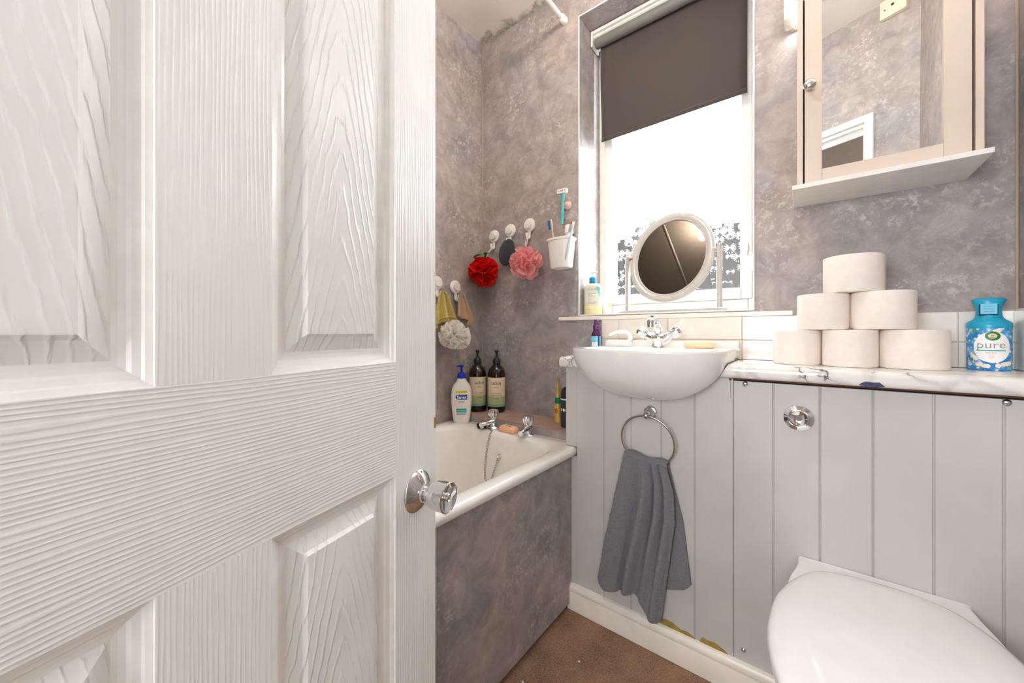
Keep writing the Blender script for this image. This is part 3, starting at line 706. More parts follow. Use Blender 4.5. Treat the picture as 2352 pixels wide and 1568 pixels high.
# ------------------------------------------------------------------ bottles on the ledge and bath
def pump(g, x, y, z, yaw, s=1.0, collar=.017, nozzle=.034, mi=0):
    g.lathe([(0, 0), (collar, 0), (collar * 1.02, .004 * s), (collar, .022 * s), (collar * .72, .028 * s), (collar * .6, .034 * s), (.0065 * s, .036 * s), (.0055 * s, .055 * s), (.0070 * s, .058 * s), (.0105 * s, .066 * s), (.011 * s, .070 * s), (.009 * s, .0715 * s), (0, .0715 * s)], x, y, z, n=28, mi=mi)
    dx, dy = sin(yaw), -cos(yaw)
    g.tube([(x, y, z + .066 * s), (x + dx * nozzle * .6, y + dy * nozzle * .6, z + .0675 * s), (x + dx * nozzle, y + dy * nozzle, z + .0635 * s)], [.0052 * s, .0045 * s, .0035 * s], 10, mi)
def amber_bottle(x, y, label, title, dyaw=-.05):
    z = .6155; yaw = atan2(-x, y) + dyaw
    b = thing('pump_bottle', label, 'bottle', (x, y, z), 'dark pump bottles on the ledge')
    prof_ = [(0, 0), (.038, 0), (.0425, .004), (.0435, .010), (.0435, .178), (.0425, .188), (.038, .204), (.030, .217), (.020, .227), (.0145, .232), (.0145, .236), (0, .236)]
    G().lathe(prof_, x, y, z, n=44).build('body', M['amber'], b, smooth=60)
    g = G(); pump(g, x, y, z + .233, yaw + .05, .92, .0185, .026); g.build('pump', M['darkcap'], b, smooth=50)
    w = wrapper(x, y, yaw, .0435, .0435); W_ = .058
    g = G(); patch(g, -W_, W_, z + .030, z + .170, w, 0, 24, 1); patch(g, -W_, W_, z + .030, z + .080, w, 1, 24, 1, .0002); patch(g, -W_, W_, z + .030, z + .042, w, 2, 24, 1, .0003)
    lb = g.build('label', [M['cream_lbl'], M['sage'], M['sage2']], b, fix=False, label='cream label with a sage green band')
    g = G()
    put_text(g, 'sukin', .023, 0, z + .136, w); put_text(g, 'haircare', .0075, 0, z + .121, w)
    put_text(g, 'natural balance', .0072, 0, z + .092, w); put_text(g, title, .0080, 0, z + .082, w, 0, .0007)
    put_text(g, 'normal hair', .0060, 0, z + .068, w, 0, .0008); put_text(g, '1 L', .0060, 0, z + .050, w, 0, .0008)
    g.build('lettering', M['ink'], lb, smooth=0, fix=False)
amber_bottle(-1.284, 1.352, 'black pump bottle with cream label, partly behind the white one', 'SHAMPOO', .2)
amber_bottle(-1.194, 1.392, 'black pump bottle with cream label, right of its twin', 'CONDITIONER')

def sanex():
    x, y, z = -1.262, 1.222, zt + .0005; yaw = atan2(-x, y) - .03
    b = thing('soap_bottle', 'white shower gel bottle with royal blue pump on the bath rim', 'bottle', (x, y, z))
    tab = [(0, .034), (.004, .0365), (.02, .0395), (.06, .0445), (.10, .0475), (.13, .0475), (.155, .0445), (.172, .0385), (.184, .0300), (.192, .0235), (.200, .0205), (.204, .0195)]
    a = lambda Z: interp(tab, Z - z)
    bb = lambda Z: interp(tab, Z - z) * (.60 if Z - z < .17 else .60 + .38 * min(1, (Z - z - .17) / .03))
    g = G(); loops = []
    for i in range(33):
        h = .204 * i / 32; A, B = a(z + h), bb(z + h); L = []
        for k in range(40):
            t = 2 * pi * k / 40; lx = A * (abs(cos(t)) ** .8) * (1 if cos(t) >= 0 else -1); ly = B * (abs(sin(t)) ** .8) * (1 if sin(t) >= 0 else -1)
            L.append((x + lx * cos(yaw) - ly * sin(yaw), y + lx * sin(yaw) + ly * cos(yaw), z + h))
        loops.append(L)
    g.loft(loops); g.build('body', M['plastic'], b, smooth=60)
    g = G(); pump(g, x, y, z + .203, yaw - 1.25, .86, .0195, .022); g.build('pump', M['blue'], b, smooth=50)
    w0 = flatmap(x, y, yaw)
    def w(X, Z, e=0):
        A, B = a(Z), bb(Z); k = min(1, abs(X) / A); ly = B * (1 - k ** 2.5) ** (1 / 2.5)
        return w0(X, Z, ly + .0009 + e)
    g = G(); zz0 = z
    patch(g, -.026, .026, zz0 + .139, zz0 + .149, w, 0, 10, 1)
    disc(g, -.012, zz0 + .1205, .015, .0115, w, 1); patch(g, -.012, .0265, zz0 + .109, zz0 + .132, w, 1, 8, 2, .0002)
    patch(g, -.023, .0235, zz0 + .052, zz0 + .068, w, 2, 8, 1); patch(g, -.022, .0235, zz0 + .038, zz0 + .051, w, 3, 8, 1)
    lb = g.build('label', [M['yellow'], M['logo'], M['tealink'], M['clear']], b, fix=False, label='printed label with yellow strip and blue badge')
    g = G()
    put_text(g, '1L VALUE PACK', .0068, 0, zz0 + .1415, w, 0); put_text(g, 'Sanex', .0185, .001, zz0 + .1145, w, 1, .0008, .0004)
    put_text(g, 'EXPERT', .0098, 0, zz0 + .0965, w, 0); put_text(g, 'SKIN HEALTH', .004, 0, zz0 + .0905, w, 2); put_text(g, 'hypoallergenic', .0068, 0, zz0 + .058, w, 1)
    put_text(g, 'shower gel', .0052, 0, zz0 + .042, w, 2); put_text(g, '1000 ml', .005, 0, zz0 + .022, w, 2); put_text(g, 'v', .010, 0, zz0 + .078, w, 2)
    g.build('lettering', [M['ink'], M['whiteink'], M['greyink']], lb, smooth=0, fix=False)
sanex()
def small_bottle():
    x, y, z = -1.314, 1.424, .6155
    b = thing('lotion_bottle', 'tan-capped bottle mostly hidden between the two black pump bottles', 'bottle', (x, y, z))
    G().lathe([(0, 0), (.019, 0), (.020, .004), (.020, .165), (.014, .178), (0, .178)], x, y, z, n=24).build('body', M['peachcap'], b)
    G().lathe([(0, 0), (.009, 0), (.0095, .022), (.0135, .033), (.0145, .038), (.012, .041), (0, .041)], x, y, z + .176, n=24).build('cap', M['peachcap'], b)
small_bottle()
def gold_tube():
    x, y, z = -.850, 1.405, .6155; yaw = .35
    b = thing('lotion_tube', 'gold squeeze tube with green band on the ledge', 'tube', (x, y, z))
    g = G(); loops = []
    for h, A, B in ((.022, .0195, .021), (.03, .0200, .0215), (.07, .0178, .0215), (.12, .0120, .0215), (.160, .0045, .021), (.186, .0008, .0205)):
        loops.append([(x + A * cos(t) * cos(yaw) - B * sin(t) * sin(yaw), y + A * cos(t) * sin(yaw) + B * sin(t) * cos(yaw), z + h) for t in [2 * pi * i / 32 for i in range(32)]])
    g.loft(loops); g.build('body', M['gold'], b, smooth=60)
    G().lathe([(0, 0), (.0195, 0), (.020, .002), (.020, .022), (0, .022)], x, y, z, n=32).build('cap', M['gold'], b)
    bb = lambda Z: .0217; a = lambda Z: interp([(z + .03, .0202), (z + .07, .0180), (z + .12, .0122), (z + .186, .001)], Z)
    w = wrapper(x, y, yaw, a, bb)
    g = G(); patch(g, -.024, .024, z + .080, z + .106, w, 0, 16, 2); disc(g, -.006, z + .05, .008, .012, w, 1); disc(g, -.010, z + .062, .005, .006, w, 2)
    g.build('label', [M['emerald'], M['orange'], M['lemon']], b, fix=False, label='green band over orange fruit print')
gold_tube()
def dark_bottle():
    x, y, z = -.771, 1.352, .6155; yaw = .5
    b = thing('shower_gel_bottle', 'black bottle half hidden behind the end of the grey unit', 'bottle', (x, y, z))
    G().lathe([(0, 0), (.030, 0), (.032, .004), (.032, .118), (0, .118)], x, y, z, n=32).build('body', simple('grey_black_plastic', c(52, 54, 60), .35), b)
    G().lathe([(.0305, .1185), (.0315, .120), (.0310, .138), (.026, .153), (.016, .162), (0, .165)], x, y, z, n=32).build('cap', simple('ink_blue_cap', c(42, 40, 56), .4), b)
    w = wrapper(x, y, yaw, .0322, .0322)
    g = G(); patch(g, -.05, .05, z + .112, z + .117, w, 0, 20, 1)
    for q in (-.031, -.019, -.007): disc(g, q, z + .072, .0045, .006, w, 0)
    g.build('label', M['whiteink'], b, fix=False, label='pale ring and dots')
dark_bottle()

# ------------------------------------------------------------------ wall hooks and what hangs from them
def wall_hook(p, nrm, label):
    """suction hook: base disc, button, hook arm hanging below"""
    p = Vector(p); n = Vector(nrm)
    h = thing('suction_hook', label, 'hook', p, 'white suction hooks')
    side = n.cross(Vector((0, 0, 1)))
    g = G().lathe_dir([(0, .0005), (.031, .0005), (.0325, .004), (.032, .009), (.029, .012), (0, .012)], p, n, 32)
    g.build('suction_disc', M['plastic'], h, smooth=45)
    G().lathe_dir([(0, .012), (.018, .012), (.0185, .020), (.0170, .0225), (0, .0225)], p, n, 28).build('button', M['plastic'], h, smooth=45)
    g = G(); up = Vector((0, 0, 1))
    def at(a, b_, z_): return p + side * a + n * b_ + up * z_
    loops = [[at(-.0075, t, z_), at(.0075, t, z_), at(.0075, t + .005, z_), at(-.0075, t + .005, z_)] for t, z_ in ((.005, -.02), (.005, -.052), (.007, -.060))]
    g.loft(loops)
    g.tube([at(0, .008, -.058), at(0, .016, -.065), at(0, .026, -.062), at(0, .030, -.050), at(0, .030, -.040)], [.006, .006, .006, .0062, .005], 12)
    g.build('hook_arm', M['plastic'], h, smooth=50)
    return h
BN = (0, -1, 0); LN = (1, 0, 0)
wall_hook((-1.255, YB, 1.490), BN, 'white suction hook holding the red pouf')
wall_hook((-1.150, YB, 1.502), BN, 'white suction hook holding the black oval pad')
wall_hook((-1.033, YB, 1.508), BN, 'white suction hook holding the pink pouf')
wall_hook((XL, 1.135, 1.228), LN, 'white suction hook on the left wall holding the olive mitt')
wall_hook((XL, 1.250, 1.220), LN, 'white suction hook on the left wall holding the tan cloth')

def pouf(name, cxyz, R, m, seed, label, n=46, string_to=None, squash=(1, 1, 1), cat='bath pouf'):
    rnd = random.Random(seed); C0 = Vector(cxyz)
    t = thing(name, label, cat, C0, 'net bath poufs')
    g = G(); ga = pi * (3 - sqrt(5))
    for k in range(n):
        zf = 1 - 2 * (k + .5) / n; th = ga * k + rnd.uniform(-.3, .3)
        d = Vector((sqrt(1 - zf * zf) * cos(th), sqrt(1 - zf * zf) * sin(th), zf))
        u = d.orthogonal().normalized(); u = Matrix.Rotation(rnd.uniform(0, pi), 3, d) @ u; w = d.cross(u)
        f1 = rnd.uniform(2.5, 4.2); ph = rnd.uniform(0, 6); wd = rnd.uniform(.5, .72); rr = R * rnd.uniform(.86, 1.10)
        def fn(a, b, d=d, u=u, w=w, f1=f1, ph=ph, wd=wd, rr=rr):
            s_ = (a - .5) * 2
            rad = rr * (.25 + .75 * b)
            v = d + u * (s_ * wd * (.55 + .45 * b)) + w * (.36 * b * sin(f1 * s_ * 1.5 + ph) + .07 * b * sin(9 * s_ + ph))
            v.normalize()
            p_ = v * (rad * (1 - .16 * s_ * s_ + .03 * sin(7 * s_ + ph)))
            return C0 + Vector((p_.x * squash[0], p_.y * squash[1], p_.z * squash[2]))
        g.grid(fn, 24, 8)
    g.build('net', m, t, smooth=180, fix=False)
    if string_to:
        q = Vector(string_to); b_ = C0 + Vector((0, 0, R * .8 * squash[2]))
        g = G().tube([q + Vector((-.003, 0, 0)), (q + b_) / 2 + Vector((-.005, 0, 0)), b_], .0013, 6).tube([q + Vector((.004, 0, 0)), (q + b_) / 2 + Vector((.005, 0, 0)), b_], .0013, 6)
        g.tube([q + Vector((-.003, 0, 0)), q + Vector((0, 0, .003)), q + Vector((.004, 0, 0))], .0013, 6)
        g.build('cord', M['string'], t)
    return t
rp = pouf('bath_pouf', (-1.262, 1.372, 1.300), .076, M['redpouf'], 3, 'scarlet net pouf with green ribbon hanging near the wall corner', 40, (-1.255, YB - .028, 1.426))
g = G()
for k, (a0, tl) in enumerate(((.2, .05), (2.4, .06), (3.6, .045), (5.2, .055))):
    b_ = Vector((-1.255, 1.366, 1.374)); d = Vector((cos(a0), -.35 + .3 * sin(a0), .10 - .1 * k)); d.normalize()
    side = d.cross(Vector((0, 0, 1))).normalized()
    g.grid(lambda u, v, d=d, side=side, tl=tl: b_ + d * (tl * v) + side * ((u - .5) * .022 * (1 - .3 * v)) + Vector((0, 0, .014 * sin(v * 3.0))), 3, 8)
g.build('ribbon', M['leaf'], rp, smooth=180, fix=False, solid=.001, label='green ribbon bow')
pouf('bath_pouf', (-1.008, 1.376, 1.316), .078, M['pinkpouf'], 9, 'pink net pouf hanging beside the white toothbrush cup', 40, (-1.033, YB - .028, 1.446))
pouf('bath_pouf', (-1.240, 1.158, .990), .070, M['whitepouf'], 21, 'white net pouf hanging below the olive mitt on the left wall', 36, None, (1, 1.05, .95))
pd = thing('bath_pad', 'black oval sponge pad hanging between the red and pink poufs', 'sponge', (-1.152, 1.419, 1.398))
g = G().lathe([(0, -.006), (.046, -.006), (.0505, -.003), (.0515, 0), (.0505, .003), (.046, .006), (0, .006)], 0, 0, 0, n=48, ax='-y', sx=1, sy=1.24)
g.v = [(-1.152 + x * .96 + z * .12, 1.419 + y, 1.392 + z) for x, y, z in g.v]
g.build('pad', M['pad'], pd)
g = G().tube([(-1.154, 1.420, 1.446), (-1.152, 1.418, 1.456), (-1.150, 1.420, 1.446)], .0012, 6); g.build('loop', M['string'], pd)

def hung_cloth(name, label, cat, m, top, left, right, bottoms, x0, amp, nf, thick, band=None):
    """cloth pinched at the top on a left-wall hook; y-z outline"""
    t = thing(name, label, cat, (x0, top[0], top[1]), None)
    def fn(u, v):
        yl = top[0] - .012 + (left[0] - top[0] + .012) * v ** .6; yr = top[0] + .012 + (right[0] - top[0] - .012) * v ** .6
        y = yl + (yr - yl) * u; zb = interp(bottoms, u); z = top[1] + (zb - top[1]) * v
        x = x0 + amp * (.35 + .65 * v) * sin(nf * pi * u + .6) + .012 * v * sin(pi * u)
        return (x, y, z)
    g = G().grid(fn, 40, 30); g.build('cloth', m, t, smooth=180, fix=False, solid=thick)
    if band:
        def fb(u, v):
            q = Vector(fn(u, band + .05 * v)); return q + Vector((.004 + .003 * sin(pi * v), 0, 0))
        G().grid(fb, 40, 3).build('hem', m, t, smooth=180, fix=False, solid=.002)
    return t
hung_cloth('bath_mitt', 'olive green towelling mitt hanging above the white pouf', 'mitt', M['olive'], (1.130, 1.186), (1.070, 1.05), (1.222, 1.055), [(0, 1.010), (.35, 1.048), (.7, 1.056), (1, 1.035)], -1.290, .016, 5.2, .004, .84)
hung_cloth('face_cloth', 'tan cloth hanging from the suction hook nearest the corner', 'cloth', M['tan'], (1.252, 1.180), (1.222, 1.08), (1.340, 1.09), [(0, 1.076), (.45, 1.062), (.68, 1.030), (.82, 1.060), (1, 1.098)], -1.298, .016, 5.4, .0025)

# toothbrush cup
cup = thing('toothbrush_cup', 'white plastic cup stuck on the wall beside the window', 'cup', (-.832, 1.398, 1.275))
def cup_loop(k, z, dx=0): return [(-.832 + .061 * k * (abs(cos(t)) ** .75) * (1 if cos(t) > 0 else -1), 1.398 + .046 * k * (abs(sin(t)) ** .75) * (1 if sin(t) > 0 else -1), z) for t in [2 * pi * i / 40 for i in range(40)]]
g = G().loft([cup_loop(.72, 1.277), cup_loop(.79, 1.283), cup_loop(.96, 1.392), cup_loop(1.04, 1.394), cup_loop(1.05, 1.402), cup_loop(1.0, 1.403), cup_loop(.92, 1.392), cup_loop(.76, 1.292)], 0, (True, True))
g.build('vessel', M['plastic'], cup, smooth=50)
G().lathe([(0, 0), (.02, 0), (.02, .008), (0, .008)], -.832, YB - .0005, 1.36, n=24, ax='-y').build('suction_mount', M['plastic'], cup)
def toothbrush(a, b, hm, bm, label, name='toothbrush', bend=0, br=None, face=(-1, -.3, .1)):
    a = Vector(a); b = Vector(b); t = thing(name, label, 'toothbrush', a, 'toothbrushes in the cup'); d = (b - a).normalized()
    L = (b - a).length; f = Vector(face); f = (f - d * f.dot(d)).normalized()
    pts = [a + d * (L * k) for k in (0, .35, .6, .72, .8, .9, 1)]
    G().tube(pts, [.0048, .0062, .0052, .0034, .0042, .0058, .0046], 12).build('handle', hm, t, smooth=60)
    g = G(); s_ = d.cross(f)
    for i, k in enumerate([.80 + .024 * j for j in range(8)]):
        for q in (-.003, 0, .003):
            g.tube([a + d * (L * k) + s_ * q + f * .003, a + d * (L * k) + s_ * q + f * .0135], [.0019, .0021], 6, 0 if i > 2 or not br else 1)
    g.build('bristles', [bm, br or bm], t, smooth=0)
toothbrush((-.846, 1.385, 1.297), (-.878, 1.385, 1.492), M['bamboo'], M['bristle'], 'bamboo toothbrush with blue bristles in the wall cup')
toothbrush((-.808, 1.388, 1.297), (-.766, 1.386, 1.463), M['plastic'], M['obristle'], 'white toothbrush with orange bristles in the wall cup', br=M['ybristle'])
toothbrush((-.800, 1.372, 1.297), (-.757, 1.366, 1.447), M['clear'], M['clear'], 'clear bluish toothbrush rightmost in the wall cup')
tp = thing('toothpaste_tube', 'white toothpaste tube standing cap up in the wall cup', 'toothpaste', (-.822, 1.412, 1.30))
g = G(); loops = []
for k, w_x, w_y in ((0, .020, .003), (.06, .019, .012), (.12, .0175, .0145), (.128, .0125, .0125)): loops.append([(-.822 + .017 * k / .12 + w_x * cos(t), 1.412 + w_y * sin(t), 1.297 + k) for t in [2 * pi * i / 24 for i in range(24)]])
G().loft(loops).build('tube', M['plastic'], tp, smooth=60)
G().lathe([(0, 0), (.0195, 0), (.0192, .003), (.0178, .032), (.0168, .034), (0, .034)], -.803, 1.412, 1.426, n=28).build('cap', M['plastic'], tp)
# razor on its suction holder
rh = thing('razor_holder', 'pale pink suction holder behind the turquoise razor', 'holder', (-.830, YB, 1.562))
G().lathe([(0, 0), (.0185, 0), (.019, .004), (.016, .009), (.008, .012), (.006, .020), (0, .020)], -.830, YB - .0003, 1.562, n=28, ax='-y').build('suction_disc', M['pink'], rh)
G().tube([(-.830, YB - .018, 1.562), (-.818, YB - .022, 1.562), (-.826, YB - .021, 1.566)], .0035, 10).build('clip', M['pink'], rh)
rz = thing('razor', 'turquoise razor hanging on the wall above the cup', 'razor', (-.838, 1.424, 1.48))
G().tube([(-.842, 1.420, 1.474), (-.842, 1.421, 1.49), (-.841, 1.423, 1.53), (-.838, 1.420, 1.570), (-.836, 1.418, 1.592), (-.835, 1.417, 1.606)], [.0055, .0072, .0062, .0062, .0085, .0105], 14).build('handle', M['tealplastic'], rz, smooth=60)
g = G().loft([[(-.833 + dx, y_, 1.612 + dz - dx * .05) for dx, dz in rrect(-.026, .026, -.011, .011, .0095, 5)] for y_ in (1.402, 1.404, 1.412, 1.414)]); g.build('head', M['plastic'], rz, bevel=.002)
g = G()
for k, wd in ((-.017, .0018), (-.008, .003), (-.003, .0022), (.004, .003), (.015, .002)): g.box(-.833 + k, -.833 + k + wd, 1.4010, 1.4022, 1.611, 1.615)
g.build('blade_clip', M['ink'], rz, smooth=0)

# ------------------------------------------------------------------ blind, rail, bulb
bd = thing('roller_blind', 'taupe roller blind half drawn over the window', 'blind', (-.459, 1.59, 2.35))
g = G().loft([[(x, y, z) for y, z in [(1.615, 2.30), (1.625, 2.36), (1.552, 2.36), (1.547, 2.353), (1.549, 2.343), (1.560, 2.341), (1.562, 2.336)]] for x in (ox0 + .004, ox1 - .004)])
g.box(ox0 + .003, ox0 + .012, 1.55, 1.62, 2.290, 2.36).box(ox1 - .012, ox1 - .003, 1.55, 1.62, 2.290, 2.36)
g.build('headrail', M['upvc'], bd, smooth=30, bevel=.002)
G().lathe([(0, 0), (.021, 0), (.022, .002), (.022, .594), (.021, .596), (0, .596)], -.757, 1.583, 2.3165, n=32, ax='x').build('roller', M['blindroll'], bd, smooth=50)
fx0, fx1 = -.744, -.172
def blind_pt(u, v):
    z = 2.330 - (2.330 - 1.874) * v; x = fx0 + (fx1 - fx0) * u
    return (x - .003 * sin(v * 5) * (1 - u), 1.602 + .003 * sin(u * 4 + 1) * v + .002 * sin(v * 6) * u, z)
G().grid(blind_pt, 20, 20).build('fabric', M['blind'], bd, smooth=180, fix=False, solid=.0012)
G().grid(lambda u, v: blind_pt(u, .962 + .039 * v), 20, 3).build('bottom_bar', M['blind'], bd, smooth=180, fix=False, solid=.0055)
g = G()
for i in range(150):
    for x in (-.163, -.155): g.lathe([(.0001, -.0018), (.0018, 0), (.0001, .0018)], x, 1.598, 2.30 - i * .006, n=6)
g.tube([(-.163, 1.598, 2.31), (-.163, 1.598, 1.402)], .0006, 5); g.tube([(-.155, 1.598, 2.31), (-.155, 1.598, 1.402)], .0006, 5); g.tube([(-.163, 1.598, 1.402), (-.159, 1.598, 1.398), (-.155, 1.598, 1.402)], .0014, 6)
g.build('bead_chain', M['plastic'], bd, smooth=60)
cl = G().box(-.166, -.148, 1.602, 1.634, 1.270, 1.282).box(-.162, -.152, 1.600, 1.612, 1.225, 1.285); tag(cl.build('chain_cleat', M['upvc'], bevel=.003, loc=(-.157, 1.63, 1.25)), 'small white cleat on the right window frame', 'cleat')

rl = thing('shower_rail', 'white shower curtain rail running out from the window wall', 'rail', (-.846, 1.45, 2.379))
G().tube([(-.846, 1.449, 2.379), (-.846, -.36, 2.379)], .0105, 20).build('pole', M['plastic'], rl)
G().lathe([(0, 0), (.0165, 0), (.017, .003), (.0160, .03), (.0125, .034), (.0107, .036)], -.846, YB - .0003, 2.379, n=28, ax='-y').build('end_cap', M['plastic'], rl)
bu = thing('ceiling_light', 'bare warm bulb in a batten holder on the ceiling', 'light', (-.63, .63, ZC))
G().lathe([(0, 0), (.045, 0), (.045, -.012), (.026, -.020), (.022, -.05), (.0, -.05)], -.63, .63, ZC - .0005, n=32).build('holder', M['plastic'], bu)
G().lathe([(.012, -.048), (.014, -.058), (.024, -.078), (.030, -.100), (.028, -.120), (.018, -.134), (0.0005, -.139)], -.63, .63, ZC, n=32).build('bulb', M['bulb'], bu, smooth=90, label='glowing bulb')

# ------------------------------------------------------------------ basin and what stands on it
bs = thing('washbasin', 'white semi-recessed washbasin set into the counter', 'washbasin', (-.41, 1.25, .88))
bc = -.400
def basin_loop(z, W, yf, yb, bow=.5, rb=.012, n=44):
    """flat back, straight sides to the shoulder, bowed front"""
    pts = []; ysh = min(1.165, yb - .01)
    ex = 2.1 + .45 * min(1, max(0, (z - .84) / .08))
    for i in range(n + 1):
        t = pi * i / n
        x = W * (abs(cos(t)) ** (2 / ex)) * (1 if cos(t) >= 0 else -1); y = ysh - (ysh - yf) * (abs(sin(t)) ** (2 / ex))
        pts.append((bc + x, y, z))
    pts += [(bc - W, ysh + (yb - rb - ysh) * k, z) for k in (.33, .66, 1)] + [(bc - W + rb, yb, z), (bc, yb, z), (bc + W - rb, yb, z)] + [(bc + W, ysh + (yb - rb - ysh) * k, z) for k in (1, .66, .33)]
    return pts
Yb = 1.435
prof_b = catmull([(.798, .03, 1.165), (.801, .075, 1.140), (.811, .117, 1.113), (.828, .152, 1.086), (.850, .181, 1.062), (.874, .203, 1.045), (.900, .2175, 1.034), (.925, .2245, 1.027), (.946, .2265, 1.024)], 4)
outer = [(z_, W_, y_, 1.2085 if z_ < .9115 else Yb) for z_, W_, y_ in prof_b] + [(.950, .2245, 1.026, Yb - .001), (.9505, .220, 1.031, Yb - .003)]
inn = [(.950, .196, 1.052, 1.285), (.947, .188, 1.060, 1.280), (.92, .172, 1.075, 1.255), (.875, .132, 1.105, 1.200), (.84, .07, 1.135, 1.190)]
g = G().loft([basin_loop(*q) for q in outer] + [basin_loop(z, W, yf, yb, rb=.03) for z, W, yf, yb in inn]); g.build('bowl', M['ceramic'], bs, smooth=55)
g = G().prism([(1.405, .949), (1.409, .968), (1.413, .9725), (1.432, .9725), (1.4345, .969), (1.4345, .949)], bc - .2245, bc + .2245, ax='x'); g.build('upstand', M['ceramic'], bs, smooth=50, bevel=.006, seg=3)

tx, ty, tz = -.405, 1.335, .951
mt = thing('mixer_tap', 'chrome two-handled mixer tap on the basin', 'tap', (tx, ty, tz))
g = G().lathe([(0, 0), (.0225, 0), (.0228, .004), (.0225, .012), (.026, .024), (.029, .033), (.024, .042), (.015, .048), (0, .048)], tx, ty, tz, n=32, sx=1.0)
for sgn in (-1, 1): g.lathe_dir([(.016, 0), (.0165, .018), (.013, .03), (.0115, .034)], (tx + sgn * .012, ty, tz + .024), (sgn, -.05, .62), 20)
g.build('body', M['chrome'], mt, smooth=60)
for sgn in (-1, 1):
    d = Vector((sgn, -.05, .62)).normalized(); o_ = Vector((tx + sgn * .012, ty, tz + .024)) + d * .0335
    g = G(); u = d.orthogonal().normalized(); w2 = d.cross(u); loops = []
    for r, h, f in ((.0125, 0, 0), (.0158, .002, .0), (.0175, .008, .0010), (.0185, .022, .0013), (.0172, .031, .001), (.012, .0365, .0004), (.0001, .038, 0)):
        loops.append([o_ + d * h + u * ((r + f * cos(6 * a)) * cos(a)) + w2 * ((r + f * cos(6 * a)) * sin(a)) for a in [2 * pi * i / 42 for i in range(42)]])
    g.loft(loops); g.build('handle', M['chrome'], mt, smooth=50)
g = G().tube([(tx, ty, tz + .040), (tx, ty - .004, tz + .062), (tx - .0005, ty - .016, tz + .082), (tx - .001, ty - .036, tz + .094), (tx - .003, ty - .068, tz + .096), (tx - .003, ty - .084, tz + .092)], [.0165, .0145, .0125, .0115, .0112, .0105], 20)
g.lathe([(.006, .0), (.0112, .001), (.0118, .014), (.009, .018), (0, .018)], tx - .002, ty - .078, tz + .074, n=24); sp_ = g.build('spout', M['chrome'], mt, smooth=55)
G().lathe([(0, 0), (.0105, 0), (.0108, .009), (0, .009)], tx - .002, ty - .078, tz + .068, n=24).build('aerator', M['nickel'], sp_)

soap_bar('soap_bar', -.272, 1.318, .9507, .045, .024, .021, M['peach'], .02, 'pale peach soap bar on the basin right of the tap')
nb = thing('nail_brush', 'white plastic nail brush with a curved handle on the basin', 'brush', (-.55, 1.33, .951))
g = G().loft([[(-.548 + x * k, 1.332 + y * k, .951 + z) for x, y in rrect(-.052, .050, -.019, .019, .016, 5)] for k, z in ((.96, .0), (1, .004), (.97, .014), (.90, .020), (.6, .0225))]); g.build('base', M['plastic'], nb, smooth=50)
g = G().tube([(-.510, 1.332, .966), (-.504, 1.332, .980), (-.508, 1.332, .994), (-.522, 1.332, 1.003), (-.545, 1.332, 1.004), (-.568, 1.332, .999), (-.584, 1.332, .991)], [.010, .0085, .0075, .007, .0068, .0062, .005], 14); g.build('handle', M['plastic'], nb, smooth=60)

# purple spray bottle standing on the counter end
x, y, z = -.676, 1.412, .9125; yaw = .32
sb = thing('spray_bottle', 'small purple spray bottle behind the left end of the basin', 'bottle', (x, y, z))
G().lathe([(0, 0), (.019, 0), (.0205, .003), (.0205, .074), (.019, .083), (.015, .092), (.0115, .098), (.0115, .104), (0, .104)], x, y, z, n=32).build('body', M['purpleliq'], sb, smooth=60)
G().lathe([(0, 0), (.0133, 0), (.0135, .002), (.0132, .0155), (.0118, .017), (.0092, .0172), (.0098, .019), (.0092, .036), (.0078, .0385), (0, .039)], x, y, z + .102, n=32).build('spray_cap', M['purple'], sb, smooth=40)
w = wrapper(x, y, yaw, .0205, .0205); g = G(); patch(g, -.026, .010, z + .012, z + .074, w, 0, 14, 1); patch(g, .0145, .026, z + .012, z + .074, w, 0, 6, 1); patch(g, .010, .0145, z + .012, z + .074, w, 1, 4, 1); patch(g, -.018, .008, z + .022, z + .050, w, 2, 8, 1, .0002)
lb = g.build('label', [M['lblue'], M['navy'], M['whiteink']], sb, fix=False, label='light blue label with navy stripe')

# ------------------------------------------------------------------ window recess
SZ = oz0 + .0005
x, y, z = -.733, 1.498, SZ; yaw = atan2(-x, y) - .05
cv = thing('cleanser_bottle', 'cream pump bottle with petrol blue collar on the window recess', 'bottle', (x, y, z))
def ov(k, h, A=.0375, B=.022, e=.75): return [(x + A * k * (abs(cos(t)) ** e) * (1 if cos(t) > 0 else -1) * cos(yaw) - B * k * (abs(sin(t)) ** e) * (1 if sin(t) > 0 else -1) * sin(yaw), y + A * k * (abs(cos(t)) ** e) * (1 if cos(t) > 0 else -1) * sin(yaw) + B * k * (abs(sin(t)) ** e) * (1 if sin(t) > 0 else -1) * cos(yaw), z + h) for t in [2 * pi * i / 40 for i in range(40)]]
G().loft([ov(.94, 0), ov(1, .004), ov(1, .038)]).build('lower_body', M['serum2'], cv, smooth=50)
G().loft([ov(1, .038), ov(1, .118), ov(.96, .126), ov(.80, .132), ov(.45, .137), ov(.36, .140)]).build('body', M['serum'], cv, smooth=50)
g = G().lathe([(0, 0), (.0155, 0), (.0158, .003), (.0155, .022), (.011, .026), (0, .026)], x, y, z + .138, n=28); g.build('collar', M['cap'], cv, smooth=45)
g = G().lathe([(.0062, 0), (.006, .016), (.0068, .0175), (0, .020)], x, y, z + .163, n=20); g.tube([(x - .006, y, z + .182), (x + .012, y - .008, z + .185), (x + .028, y - .012, z + .183)], [.004, .0042, .0025], 10); g.build('pump_head', M['plastic'], cv, smooth=60)
w0 = flatmap(x, y, yaw, .0226)
